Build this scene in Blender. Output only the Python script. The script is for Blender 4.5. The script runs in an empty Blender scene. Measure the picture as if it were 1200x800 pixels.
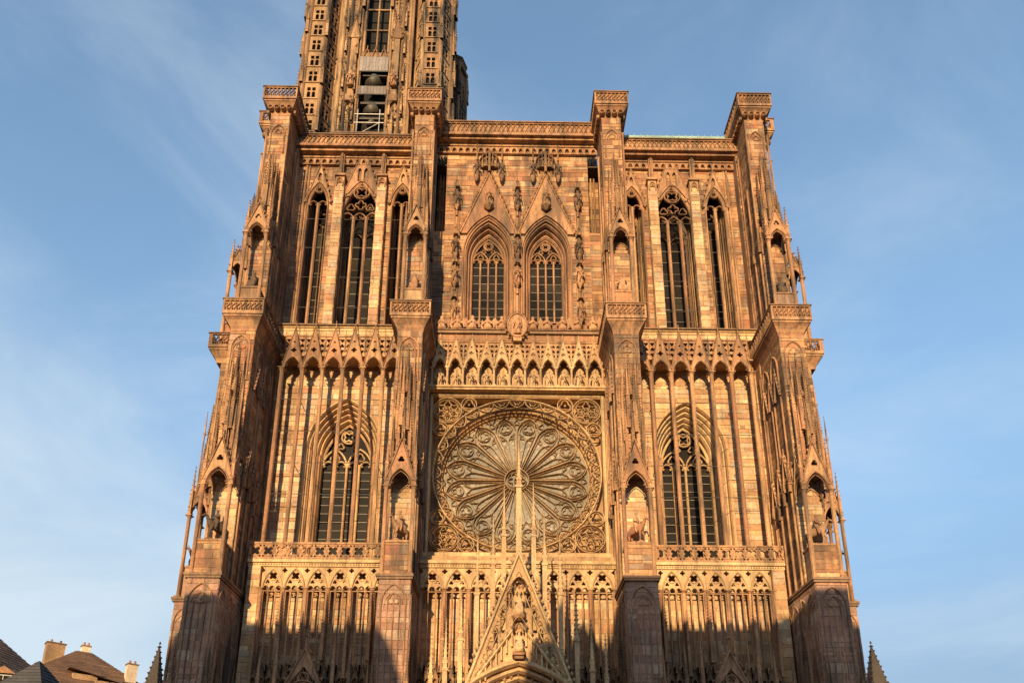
import bpy, bmesh, math, random
from mathutils import Vector, Matrix
from mathutils.geometry import tessellate_polygon
random.seed(7)
S = bpy.context.scene
C = S.collection
PI = math.pi
EYE = 1.7                                     # heights below are measured from eye level; the ground is at -1.7

# ------------------------------------------------------------------ camera, sky, sun, exposure
cam = bpy.data.objects.new('camera', bpy.data.cameras.new('camera')); C.objects.link(cam)
S.camera = cam
F, PITCH, YAW, ROLL, YC = 798.6, 15.827, 0.646, -0.173, 765.9
cam.location = (-0.907, -48.43, 0)
cam.data.sensor_width = 36; cam.data.lens = F / 1200 * 36
cam.data.shift_y = (YC - 400) / 1200
cam.data.clip_start = 0.5; cam.data.clip_end = 5000
cam.rotation_mode = 'XYZ'
cam.matrix_world = Matrix.Translation(cam.location) @ Matrix.Rotation(math.radians(-YAW), 4, 'Z') @ \
    Matrix.Rotation(math.radians(90 + PITCH), 4, 'X') @ Matrix.Rotation(math.radians(-ROLL), 4, 'Z')

SUN_EL, SUN_AZ = math.radians(13), math.radians(11)    # azimuth: degrees to the left of the facade's normal
tosun = Vector((-math.sin(SUN_AZ) * math.cos(SUN_EL), -math.cos(SUN_AZ) * math.cos(SUN_EL), math.sin(SUN_EL)))
sun = bpy.data.objects.new('sun', bpy.data.lights.new('sun', 'SUN')); C.objects.link(sun)
sun.data.energy = 4.9; sun.data.angle = math.radians(0.55); sun.data.color = (1.0, 0.72, 0.39)
sun.rotation_euler = tosun.to_track_quat('Z', 'Y').to_euler()
W = bpy.data.worlds.new('World'); S.world = W; W.use_nodes = True
wt = W.node_tree; wt.nodes.clear()
def wn(t, **k):
    n = wt.nodes.new(t)
    for a, b in k.items(): setattr(n, a, b)
    return n
sky = wn('ShaderNodeTexSky', sky_type='NISHITA', sun_disc=False, sun_elevation=SUN_EL,
         sun_rotation=math.atan2(tosun.x, tosun.y), air_density=1.0, dust_density=0.7, ozone_density=2.2)
tc = wn('ShaderNodeTexCoord')
mp = wn('ShaderNodeMapping'); mp.inputs['Scale'].default_value = (0.9, 1.5, 2.6); mp.inputs['Rotation'].default_value = (0, 0.75, 0.25); mp.inputs['Location'].default_value = (0.3, 0.1, 0.2)
nz = wn('ShaderNodeTexNoise'); nz.inputs['Scale'].default_value = 1.5; nz.inputs['Detail'].default_value = 9; nz.inputs['Roughness'].default_value = 0.58
nz.inputs['Distortion'].default_value = 0.7
cr = wn('ShaderNodeMapRange', interpolation_type='SMOOTHSTEP'); cr.inputs[1].default_value = 0.38; cr.inputs[2].default_value = 0.74
cr.inputs[3].default_value = 0.0; cr.inputs[4].default_value = 0.5
sep = wn('ShaderNodeSeparateXYZ')
tint = wn('ShaderNodeMix', data_type='RGBA', blend_type='MULTIPLY'); tint.inputs[0].default_value = 1; tint.inputs[7].default_value = (1.7, 1.65, 1.5, 1)
haze = wn('ShaderNodeMapRange', interpolation_type='SMOOTHSTEP')            # paler, even air towards the horizon
for k, v in ((1, .75), (2, .12), (3, 0.0), (4, .92)): haze.inputs[k].default_value = v
low = wn('ShaderNodeMix', data_type='RGBA'); low.inputs[7].default_value = (1.02, 1.6, 2.5, 1)
bank = wn('ShaderNodeMath', operation='MULTIPLY_ADD'); bank.inputs[1].default_value = 0.62    # thin cirrus lies lower and to the left
bk = wn('ShaderNodeMapRange', interpolation_type='SMOOTHSTEP')
for k, v in ((1, .36), (2, -.16), (3, 0.0), (4, .8)): bk.inputs[k].default_value = v
ad = wn('ShaderNodeMath', operation='ADD', use_clamp=True)
mx = wn('ShaderNodeMix', data_type='RGBA'); mx.inputs[7].default_value = (3.0, 3.6, 4.1, 1)
bg = wn('ShaderNodeBackground'); bg.inputs['Strength'].default_value = 0.14
wo = wn('ShaderNodeOutputWorld')
L = wt.links.new
L(tc.outputs['Generated'], mp.inputs[0]); L(mp.outputs[0], nz.inputs['Vector']); L(nz.outputs[0], cr.inputs[0])
L(tc.outputs['Generated'], sep.inputs[0]); L(sep.outputs['X'], bank.inputs[0]); L(sep.outputs['Z'], bank.inputs[2]); L(bank.outputs[0], bk.inputs[0])
L(sky.outputs[0], tint.inputs[6]); L(sep.outputs['Z'], haze.inputs[0]); L(haze.outputs[0], low.inputs[0]); L(tint.outputs[2], low.inputs[6])
L(cr.outputs[0], ad.inputs[0]); L(bk.outputs[0], ad.inputs[1]); L(ad.outputs[0], mx.inputs[0]); L(low.outputs[2], mx.inputs[6])
L(mx.outputs[2], bg.inputs['Color']); L(bg.outputs[0], wo.inputs[0])
S.view_settings.view_transform = 'Standard'; S.view_settings.look = 'None'
S.view_settings.exposure = 0.66; S.view_settings.gamma = 1.0
S.render.engine = 'CYCLES'

# ------------------------------------------------------------------ materials
def mat(name, ramp, rough=0.85, patina=0.5, pat_col=(0.07, 0.052, 0.038), bump=0.3, bscale=9.0, metal=0.0, streak=0.5, spec=0.3):
    if 'sandstone' in name or 'statue' in name:
        k = (.97,.90,.77) if 'pale' in name else (.88,.77,.65)
        mean = [sum(c[i] for c in ramp)/len(ramp) for i in range(3)]; q = 1.1     # stones differ widely in tone
        ramp = [tuple(max(.02, (m_+(a-m_)*q)*b) for a, m_, b in zip(c, mean, k)) for c in ramp]
    m = bpy.data.materials.new(name); m.use_nodes = True
    t = m.node_tree; t.nodes.clear()
    def n(ty, **k):
        x = t.nodes.new(ty)
        for a, b in k.items(): setattr(x, a, b)
        return x
    l = t.links.new
    out = n('ShaderNodeOutputMaterial'); b = n('ShaderNodeBsdfPrincipled'); l(b.outputs[0], out.inputs[0])
    b.inputs['Roughness'].default_value = rough; b.inputs['Metallic'].default_value = metal
    b.inputs['Specular IOR Level'].default_value = spec
    geo = n('ShaderNodeNewGeometry'); oi = n('ShaderNodeObjectInfo')
    a = n('ShaderNodeMath', operation='ADD'); l(geo.outputs['Random Per Island'], a.inputs[0]); l(oi.outputs['Random'], a.inputs[1])
    fr = n('ShaderNodeMath', operation='FRACT'); l(a.outputs[0], fr.inputs[0])
    rp = n('ShaderNodeValToRGB'); l(fr.outputs[0], rp.inputs[0])
    e = rp.color_ramp.elements
    while len(e) > 1: e.remove(e[-1])
    for i, c in enumerate(ramp):
        p = i / max(1, len(ramp) - 1)
        if i == 0: e[0].position = 0; e[0].color = (*c, 1)
        else: q = e.new(p); q.color = (*c, 1)
    # broad tone drift
    n1 = n('ShaderNodeTexNoise'); n1.inputs['Scale'].default_value = 0.35; n1.inputs['Detail'].default_value = 5
    l(geo.outputs['Position'], n1.inputs['Vector'])
    m1 = n('ShaderNodeMapRange'); m1.inputs[1].default_value = 0.3; m1.inputs[2].default_value = 0.7; m1.inputs[3].default_value = 0.66; m1.inputs[4].default_value = 1.15
    l(n1.outputs[0], m1.inputs[0])
    mu = n('ShaderNodeMix', data_type='RGBA', blend_type='MULTIPLY'); mu.inputs[0].default_value = 1
    l(rp.outputs[0], mu.inputs[6])
    # stone grain
    n2 = n('ShaderNodeTexNoise'); n2.inputs['Scale'].default_value = 5.5; n2.inputs['Detail'].default_value = 6; n2.inputs['Roughness'].default_value = 0.7
    l(geo.outputs['Position'], n2.inputs['Vector'])
    m2 = n('ShaderNodeMapRange'); m2.inputs[1].default_value = 0.25; m2.inputs[2].default_value = 0.75; m2.inputs[3].default_value = 0.62; m2.inputs[4].default_value = 1.32
    l(n2.outputs[0], m2.inputs[0])
    mm = n('ShaderNodeMath', operation='MULTIPLY'); l(m1.outputs[0], mm.inputs[0]); l(m2.outputs[0], mm.inputs[1])
    cb = n('ShaderNodeCombineColor')
    for i in range(3): l(mm.outputs[0], cb.inputs[i])
    l(cb.outputs[0], mu.inputs[7])
    col = mu.outputs[2]
    if patina > 0:
        mpn = n('ShaderNodeMapping'); mpn.inputs['Scale'].default_value = (1.5, 1.5, 0.22)
        l(geo.outputs['Position'], mpn.inputs[0])
        n3 = n('ShaderNodeTexNoise'); n3.inputs['Scale'].default_value = 1.0; n3.inputs['Detail'].default_value = 7; n3.inputs['Roughness'].default_value = 0.65
        l(mpn.outputs[0], n3.inputs['Vector'])
        n4 = n('ShaderNodeTexNoise'); n4.inputs['Scale'].default_value = 0.16; n4.inputs['Detail'].default_value = 4
        l(geo.outputs['Position'], n4.inputs['Vector'])
        ad2 = n('ShaderNodeMath', operation='MULTIPLY_ADD'); ad2.inputs[1].default_value = streak
        l(n3.outputs[0], ad2.inputs[0]); 
        s4 = n('ShaderNodeMath', operation='MULTIPLY'); s4.inputs[1].default_value = 1 - streak; l(n4.outputs[0], s4.inputs[0]); l(s4.outputs[0], ad2.inputs[2])
        m3 = n('ShaderNodeMapRange', interpolation_type='SMOOTHSTEP'); m3.inputs[1].default_value = 0.46; m3.inputs[2].default_value = 0.60; m3.inputs[3].default_value = 0; m3.inputs[4].default_value = patina
        l(ad2.outputs[0], m3.inputs[0])
        mp2 = n('ShaderNodeMix', data_type='RGBA'); l(m3.outputs[0], mp2.inputs[0]); l(col, mp2.inputs[6]); mp2.inputs[7].default_value = (*pat_col, 1)
        col = mp2.outputs[2]
    if patina > 0 and bump >= .3:
        mq = n('ShaderNodeMapping'); mq.inputs['Scale'].default_value = (3.4, 3.4, .5); mq.inputs['Location'].default_value = (7, 3, 1); l(geo.outputs['Position'], mq.inputs[0])
        n5 = n('ShaderNodeTexNoise'); n5.inputs['Scale'].default_value = 1.0; n5.inputs['Detail'].default_value = 8; n5.inputs['Roughness'].default_value = .72; l(mq.outputs[0], n5.inputs['Vector'])
        m5 = n('ShaderNodeMapRange', interpolation_type='SMOOTHSTEP'); m5.inputs[1].default_value = .54; m5.inputs[2].default_value = .66; m5.inputs[3].default_value = 0; m5.inputs[4].default_value = min(.62, .2+patina*.42)
        l(n5.outputs[0], m5.inputs[0])
        mp3 = n('ShaderNodeMix', data_type='RGBA'); l(m5.outputs[0], mp3.inputs[0]); l(col, mp3.inputs[6]); mp3.inputs[7].default_value = (.055, .042, .033, 1); col = mp3.outputs[2]
    l(col, b.inputs['Base Color'])
    if bump > 0:
        nb = n('ShaderNodeTexNoise'); nb.inputs['Scale'].default_value = bscale; nb.inputs['Detail'].default_value = 5
        l(geo.outputs['Position'], nb.inputs['Vector'])
        bp = n('ShaderNodeBump'); bp.inputs['Strength'].default_value = bump; bp.inputs['Distance'].default_value = 0.06
        l(nb.outputs[0], bp.inputs['Height']); l(bp.outputs[0], b.inputs['Normal'])
    return m
M = {}
M['ashlar'] = mat('sandstone_ashlar', [(.40,.22,.125),(.50,.31,.17),(.30,.155,.10),(.55,.37,.21),(.45,.24,.14),(.24,.145,.09),(.47,.32,.24),(.52,.33,.18),(.40,.19,.125),(.62,.45,.28),(.34,.27,.21),(.34,.19,.11)], patina=.72)
M['ashlar_pale'] = mat('pale_sandstone_ashlar', [(.52,.34,.19),(.60,.44,.27),(.42,.25,.15),(.66,.50,.32),(.50,.30,.18),(.36,.23,.14),(.54,.40,.30),(.60,.42,.25),(.47,.26,.16),(.44,.36,.28),(.70,.56,.38)], patina=.3)
M['ashlar_red'] = mat('red_sandstone_ashlar', [(.46,.28,.22),(.52,.34,.26),(.38,.23,.18),(.48,.28,.22),(.60,.47,.37),(.42,.28,.23),(.50,.32,.24),(.34,.22,.18)], patina=.45)
M['ashlar_dark'] = mat('weathered_shaded_sandstone_ashlar', [(.30,.18,.105),(.38,.25,.14),(.20,.12,.075),(.32,.19,.11),(.45,.31,.18),(.15,.10,.065),(.36,.21,.12)], patina=.75)  # darker stone for flanks, reveals and slots, their shade put into its colour
M['carved'] = mat('carved_sandstone', [(.44,.26,.155),(.53,.34,.2),(.36,.20,.125),(.50,.32,.19),(.43,.24,.15)], patina=.68, bump=.45, streak=.75)
M['carved_pale'] = mat('pale_carved_sandstone', [(.54,.37,.21),(.62,.46,.28),(.47,.30,.18),(.58,.40,.23)], patina=.35, bump=.4, streak=.8)
M['carved_dark'] = mat('blackened_carved_sandstone', [(.26,.16,.095),(.36,.23,.13),(.19,.12,.075),(.31,.18,.11)], patina=.85, bump=.6, bscale=6, streak=.7)
M['tower'] = mat('tower_sandstone', [(.34,.22,.13),(.42,.29,.17),(.21,.135,.085),(.37,.24,.145),(.52,.38,.23),(.15,.10,.07)], patina=1.0, pat_col=(.045,.036,.028), bump=.7, streak=.6)
M['ledge'] = mat('weathered_ledge_stone', [(.22,.13,.08),(.28,.17,.10),(.18,.11,.07)], patina=.5)
M['glass'] = mat('dark_window_glass', [(.012,.010,.009),(.022,.017,.014),(.010,.009,.009),(.035,.028,.02),(.014,.013,.014)], rough=.45, patina=0, bump=.05, spec=.05)
M['rose_glass'] = mat('leaded_rose_glass', [(.27,.22,.155),(.36,.30,.22),(.17,.14,.10),(.31,.255,.185),(.11,.095,.075),(.24,.215,.17)], rough=.5, patina=.3, bump=.9, bscale=5, streak=.2)
M['void'] = mat('unlit_interior', [(.012,.010,.008)], patina=0, bump=0)  # near-black colour stands in for the darkness inside tower and turrets
M['iron'] = mat('wrought_iron', [(.10,.085,.07),(.14,.115,.09)], rough=.6, patina=.3, metal=.3)
M['lead'] = mat('grey_glazing_lead', [(.24,.20,.16),(.30,.25,.20)], rough=.6, patina=.3)
M['rose_stone'] = mat('greyish_sandstone_tracery', [(.47,.35,.22),(.53,.40,.26),(.41,.30,.19)], patina=.35, bump=.4, streak=.5)
M['soot_shade'] = mat('sooty_shaded_stone', [(.05,.04,.034),(.075,.058,.045)], patina=.3, bump=.5)  # colour darkened for soot and for the house shade lying on the spires
M['wood'] = mat('weathered_board', [(.20,.17,.16),(.26,.22,.20),(.17,.14,.13)], patina=.3)
M['bronze'] = mat('dull_bell_bronze', [(.11,.10,.085)], rough=.45, patina=.3, metal=.4)
M['galv'] = mat('galvanised_scaffold_tube', [(.45,.42,.38)], rough=.5, patina=.2, metal=.3)
M['statue'] = mat('sandstone_statue', [(.44,.26,.16),(.52,.33,.2),(.38,.2,.13)], patina=.5, bump=.5, bscale=7)
M['statue_pale'] = mat('pale_sandstone_statue', [(.56,.38,.22),(.62,.44,.27),(.50,.33,.2)], patina=.3, bump=.5, bscale=7)
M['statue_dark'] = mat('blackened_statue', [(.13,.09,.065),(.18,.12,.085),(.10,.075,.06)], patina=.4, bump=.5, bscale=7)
M['copper'] = mat('green_copper', [(.28,.42,.34),(.33,.47,.38)], rough=.5, patina=.2, bump=.1)
M['tile'] = mat('brown_roof_tile', [(.16,.085,.05),(.20,.11,.06),(.13,.07,.045),(.22,.13,.075)], patina=.4)
M['tile_red'] = mat('red_roof_tile', [(.38,.18,.09),(.44,.22,.11),(.30,.14,.07)], patina=.4)
M['slate'] = mat('grey_slate', [(.05,.05,.055),(.07,.068,.07),(.04,.04,.045)], patina=.2)
M['plaster'] = mat('cream_plaster', [(.62,.50,.36)], patina=.25, bump=.1)
M['plaster_grey'] = mat('grey_plaster', [(.45,.42,.38)], patina=.25, bump=.1)
M['brick'] = mat('ochre_chimney_render', [(.40,.25,.14)], patina=.3, bump=.2)
M['white'] = mat('white_painted_wood', [(.75,.72,.66)], patina=.1, bump=0)
M['paving'] = mat('sandstone_paving', [(.11,.09,.075)], patina=.3, bscale=3)

# ------------------------------------------------------------------ mesh helpers
class MB:
    def __init__(s, m=None): s.v = []; s.f = []; s.m = m
    def add(s, vs, fs):
        o = len(s.v)
        if s.m is not None: vs = [tuple(s.m @ Vector(p)) for p in vs]
        s.v += vs; s.f += [tuple(i + o for i in f) for f in fs]
    def box(s, x0, x1, y0, y1, z0, z1):
        s.add([(x0,y0,z0),(x1,y0,z0),(x1,y1,z0),(x0,y1,z0),(x0,y0,z1),(x1,y0,z1),(x1,y1,z1),(x0,y1,z1)],
              [(0,3,2,1),(4,5,6,7),(0,1,5,4),(1,2,6,5),(2,3,7,6),(3,0,4,7)])
    def frustum(s, a, za, b, zb):           # a, b = (x0,x1,y0,y1)
        s.add([(a[0],a[2],za),(a[1],a[2],za),(a[1],a[3],za),(a[0],a[3],za),(b[0],b[2],zb),(b[1],b[2],zb),(b[1],b[3],zb),(b[0],b[3],zb)],
              [(0,3,2,1),(4,5,6,7),(0,1,5,4),(1,2,6,5),(2,3,7,6),(3,0,4,7)])
    def plate(s, outer, holes, y0, y1):     # polygon in xz with holes, thick in y
        loops = [outer] + list(holes)
        flat = [p for lp in loops for p in lp]; n = len(flat)
        tri = tessellate_polygon([[Vector((p[0], p[1], 0)) for p in lp] for lp in loops])
        vs = [(p[0], y0, p[1]) for p in flat] + [(p[0], y1, p[1]) for p in flat]
        fs = [tuple(t) for t in tri] + [tuple(i + n for i in reversed(t)) for t in tri]
        o = 0
        for lp in loops:
            k = len(lp)
            for i in range(k):
                j = (i + 1) % k
                fs.append((o+i, o+j, o+j+n, o+i+n))
            o += k
        s.add(vs, fs)
    def bar(s, path, w, y, d, closed=False):   # moulded bar along an xz path, front edge at y, back at y+d
        n = len(path); prof = [(-.5, d), (-.5, d*.4), (-.18, 0), (.18, 0), (.5, d*.4), (.5, d)]
        vs = []
        for i, (x, z) in enumerate(path):
            if closed: a = path[i-1]; b = path[(i+1) % n]
            else: a = path[max(i-1, 0)]; b = path[min(i+1, n-1)]
            dx, dz = b[0]-a[0], b[1]-a[1]; l = math.hypot(dx, dz) or 1
            nx, nz2 = -dz/l, dx/l
            k = 1.0
            if a != (x, z) and b != (x, z):
                e1x, e1z = x-a[0], z-a[1]; l1 = math.hypot(e1x, e1z) or 1
                c = abs((e1x*dx+e1z*dz)/(l1*l)); k = 1/max(c, .5)
            for o, dy in prof: vs.append((x + nx*o*w*k, y + dy, z + nz2*o*w*k))
        fs = []; P = len(prof)
        for i in range(n if closed else n-1):
            j = (i+1) % n
            for q in range(P-1): fs.append((i*P+q, i*P+q+1, j*P+q+1, j*P+q))
            fs.append((i*P+P-1, i*P, j*P, j*P+P-1))
        if not closed: fs += [tuple(range(P)), tuple((n-1)*P+q for q in reversed(range(P)))]
        s.add(vs, fs)
    def tube(s, p, q, r, r2=None, n=8, cap=True):
        p, q = Vector(p), Vector(q); r2 = r if r2 is None else r2
        d = (q-p).normalized(); u = d.orthogonal().normalized(); w = d.cross(u)
        vs = [tuple(c + (u*math.cos(2*PI*i/n) + w*math.sin(2*PI*i/n))*rr) for c, rr in ((p, r), (q, r2)) for i in range(n)]
        fs = [(i, (i+1) % n, n+(i+1) % n, n+i) for i in range(n)]
        if cap: fs += [tuple(reversed(range(n))), tuple(range(n, 2*n))]
        s.add(vs, fs)
    def lathe(s, prof, x=0, y=0, n=10, sx=1, sy=1, fold=0, nf=7):
        vs = []
        for r, z in prof:
            for i in range(n):
                a = 2*PI*i/n; k = r*(1 + fold*math.cos(nf*a)*(1 if r > .13 else 0))
                vs.append((x + k*sx*math.cos(a), y + k*sy*math.sin(a), z))
        fs = [(j*n+i, j*n+(i+1) % n, (j+1)*n+(i+1) % n, (j+1)*n+i) for j in range(len(prof)-1) for i in range(n)]
        fs += [tuple(reversed(range(n))), tuple((len(prof)-1)*n+i for i in range(n))]
        s.add(vs, fs)
    def nub(s, x, y, z, r, h=None):
        h = h or r
        s.add([(x+r,y,z),(x,y+r,z),(x-r,y,z),(x,y-r,z),(x,y,z+h),(x,y,z-h)],
              [(0,1,4),(1,2,4),(2,3,4),(3,0,4),(1,0,5),(2,1,5),(3,2,5),(0,3,5)])
    def build(s, name, mt, parent=None, loc=(0,0,0), smooth=False, stuff=False):
        me = bpy.data.meshes.new(name); me.from_pydata(s.v, [], s.f); me.materials.append(M[mt] if isinstance(mt, str) else mt)
        if smooth: me.polygons.foreach_set('use_smooth', [True]*len(me.polygons))
        me.update()
        return inst(name, me, parent, loc, stuff)
def inst(name, me, parent=None, loc=(0,0,0), stuff=False, scale=None, rz=0):
    o = bpy.data.objects.new(name, me); C.objects.link(o); o.parent = parent; o.location = loc
    if scale: o.scale = scale
    if rz: o.rotation_euler.z = rz
    if stuff: o['kind'] = 'stuff'
    return o
def mesh(mb, name, mt):
    me = bpy.data.meshes.new(name); me.from_pydata(mb.v, [], mb.f); me.materials.append(M[mt]); me.update(); return me
def top(name, label, cat, group=None, loc=(0,0,0), rz=0):
    o = bpy.data.objects.new(name, None); C.objects.link(o); o.location = loc; o.rotation_euler.z = rz
    o['label'] = label; o['category'] = cat
    if group: o['group'] = group
    return o
def tag(o, label, cat, group=None):
    o['label'] = label; o['category'] = cat
    if group: o['group'] = group
    return o
def struct(o): o['kind'] = 'structure'; return o

def arch(cx, hw, zs, h, n=10):                # pointed arch, left springing -> apex -> right springing
    c = (h*h - hw*hw)/(2*hw); r = hw + c; a1 = math.atan2(h, c)
    pts = [(cx + c - r*math.cos(a1*i/n), zs + r*math.sin(a1*i/n)) for i in range(n+1)]
    return pts + [(2*cx - x, z) for x, z in reversed(pts[:-1])]
def arch_hw(cx, hw, zs, h):                   # blocked interval at height z (for the coursed stones)
    c = (h*h - hw*hw)/(2*hw); r = hw + c
    def f(z):
        if z <= zs: return (cx-hw, cx+hw)
        t = z - zs
        if t >= h: return None
        w = math.sqrt(max(r*r - t*t, 0)) - c
        return (cx-w, cx+w) if w > 0 else None
    return f
def ring(cx, cz, r, n=24, a0=0, a1=2*PI):
    return [(cx + r*math.cos(a0+(a1-a0)*i/n), cz + r*math.sin(a0+(a1-a0)*i/n)) for i in range(n)]
def foil(cx, cz, r, k=4, n=24, rot=0, cusp=.42):
    return [(cx + r*(1-cusp+cusp*abs(math.cos(k*(t-rot)/2)))*math.cos(t), cz + r*(1-cusp+cusp*abs(math.cos(k*(t-rot)/2)))*math.sin(t))
            for t in [2*PI*i/n for i in range(n)]]
def open_arch(cx, hw, z0, zs, h, n=10): return [(cx-hw, z0)] + arch(cx, hw, zs, h, n) + [(cx+hw, z0)]

unit_stone = MB(); unit_stone.box(-.5,.5,-1,0,-.5,.5)
stone_mesh = {}
def stone_me(mt):
    if mt not in stone_mesh: stone_mesh[mt] = mesh(unit_stone, 'stone', mt)
    return stone_mesh[mt]
def courses(s0, s1, z0, z1, holes=(), ch=.38, lmin=.5, lmax=1.15):
    z = z0; out = []
    while z < z1 - .05:
        h = ch*random.choice((.6,.8,.95,1.0,1.15,1.35,1.6))
        if z + h > z1 - .12: h = z1 - z
        iv = []
        for f in holes:
            b = [q for q in (f(z), f(z+h*.5), f(z+h)) if q]
            if b: iv.append((min(q[0] for q in b), max(q[1] for q in b)))
        s = s0; segs = []
        for a, b in sorted(iv):
            if a > s: segs.append((s, min(a, s1)))
            s = max(s, b)
        if s < s1: segs.append((s, s1))
        for a, b in segs:
            p = a
            while p < b - .04:
                q = p + random.uniform(lmin*.7, lmax*1.25)
                if q > b - .28: q = b
                out.append((p, q, z, z+h)); p = q
        z += h
    return out
def front_stones(mb, rects, y, g=.019):       # coursed stones facing -y
    for a, b, c, d in rects:
        p = random.uniform(.02, .05)
        mb.box(a+g, b-g, y-p, y+.02, c+g, d-g)
def side_stones(mb, rects, x, sgn, g=.014):   # facing +-x ; s runs along y
    for a, b, c, d in rects:
        p = random.uniform(.015, .045)
        x0, x1 = sorted((x+sgn*p, x-sgn*.02))
        mb.box(x0, x1, a+g, b-g, c+g, d-g)
STONES = [300]
def single_stones(rects, y, mt, parent, limit):
    rest = []
    for r in rects:
        a, b, c, d = r
        if STONES[0] > 0 and limit(r):
            STONES[0] -= 1
            inst('stone', stone_me(mt), parent, ((a+b)/2, y, (c+d)/2), scale=(b-a-.03, random.uniform(.02,.055), d-c-.03))
        else: rest.append(r)
    return rest

def pin(mb, x, y, z, w, hs, hp, nc=6, fin=True):   # crocketed pinnacle: shaft, gablets, spire
    h = w/2
    mb.box(x-h, x+h, y-h, y+h, z, z+hs)
    mb.box(x-h*1.3, x+h*1.3, y-h*1.3, y+h*1.3, z, z+w*.4)
    mb.box(x-h*1.25, x+h*1.25, y-h*1.25, y+h*1.25, z+hs-w*.25, z+hs)
    for sx, sy in ((0,-1),(1,0),(-1,0)):
        px, py = x+sx*h*1.05, y+sy*h*1.05; g = h*.95
        if sx == 0: mb.add([(px-g,py-.02,z+hs-w*.1),(px+g,py-.02,z+hs-w*.1),(px,py-.02,z+hs+w*1.3),(px-g,py+h,z+hs),(px+g,py+h,z+hs),(px,py+h,z+hs+w*1.2)],[(0,1,2),(3,5,4),(0,2,5,3),(1,4,5,2)])
        else: mb.add([(px+sx*.02,py-g,z+hs-w*.1),(px+sx*.02,py+g,z+hs-w*.1),(px+sx*.02,py,z+hs+w*1.3),(px-sx*h,py-g,z+hs),(px-sx*h,py+g,z+hs),(px-sx*h,py,z+hs+w*1.2)],[(0,1,2),(3,5,4),(0,2,5,3),(1,4,5,2)])
    t = .06*w
    mb.frustum((x-h*.8,x+h*.8,y-h*.8,y+h*.8), z+hs, (x-t,x+t,y-t,y+t), z+hs+hp)
    for i in range(nc):
        f = (i+.8)/(nc+.6); zz = z+hs+hp*f; r = h*.8*(1-f)+t; k = max(w*.27*(1-f*.5), .045)
        for a, b in ((1,-1),(-1,-1),(1,1),(-1,1)): mb.nub(x+a*(r+k*.3), y+b*(r+k*.3), zz, k)
    if fin:
        k = max(w*.2, .06)
        mb.nub(x, y, z+hs+hp-.02, k*1.3, k*.8); mb.nub(x, y, z+hs+hp+k*1.4, k*.7, k*1.2)
def pinnacle(parent, x, y, z, w, hs, hp, nc=6, mt='carved', name='pinnacle'):
    mb = MB(); pin(mb, 0, 0, 0, w, hs, hp, nc); return mb.build(name, mt, parent, (x, y, z))
PINC = {}
def pin_shared(parent, x, y, z, s=1.0, kind='std', mt='carved', name='pinnacle', sz=None):
    spec = {'std': (.28, 1.3, 2.0, 7), 'thin': (.17, 1.8, 2.2, 8), 'tall': (.27, 2.9, 2.9, 10)}[kind]
    if (kind, mt) not in PINC:
        mb = MB(); pin(mb, 0, 0, 0, *spec); PINC[kind, mt] = mesh(mb, name, mt)
    return inst(name, PINC[kind, mt], parent, (x, y, z), scale=(s, s, (sz or s)*random.uniform(.9,1.08)))
def colonnette(mb, x, y, z0, z1, r=.11, n=8):
    mb.tube((x,y,z0+.25), (x,y,z1-.2), r, n=n)
    mb.box(x-r*1.6,x+r*1.6,y-r*1.6,y+r*1.6,z0,z0+.12); mb.tube((x,y,z0+.12),(x,y,z0+.26),r*1.5,r*1.05,n=n)
    mb.tube((x,y,z1-.22),(x,y,z1-.06),r*1.0,r*1.7,n=n); mb.box(x-r*1.7,x+r*1.7,y-r*1.7,y+r*1.7,z1-.06,z1)
COLC = {}
def col_shared(parent, x, y, z0, z1, r=.11, mt='carved', name='colonnette'):
    k = (round(z1-z0, 2), r, mt)
    if k not in COLC:
        mb = MB(); colonnette(mb, 0, 0, 0, z1-z0, r); COLC[k] = mesh(mb, name, mt)
    return inst(name, COLC[k], parent, (x, y, z0))
def crocket_edge(mb, p, q, y, n, r=.1, out=(0,0)):
    for i in range(n):
        f = (i+.5)/n
        mb.nub(p[0]+(q[0]-p[0])*f+out[0], y, p[1]+(q[1]-p[1])*f+out[1], r, r*1.2)
def gable(mb, cx, hw, z0, z1, y, d=.2, w=.14, nc=7, cr=.09, fin=.3):    # open gable: two sloping bars with crockets and a finial
    mb.bar([(cx-hw,z0),(cx,z1),(cx+hw,z0)], w, y, d)
    L1 = math.hypot(hw, z1-z0); ox, oz = (z1-z0)/L1*w*.9, hw/L1*w*.9
    crocket_edge(mb, (cx-hw,z0), (cx,z1), y+d*.4, nc, cr, (-ox,oz)); crocket_edge(mb, (cx+hw,z0), (cx,z1), y+d*.4, nc, cr, (ox,oz))
    if fin:
        mb.tube((cx,y+d*.5,z1), (cx,y+d*.5,z1+fin), w*.35, w*.25, n=6); mb.nub(cx, y+d*.5, z1+fin*.8, w*.9, w*.6); mb.nub(cx, y+d*.5, z1+fin+w*.5, w*.5, w*.8)
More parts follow.
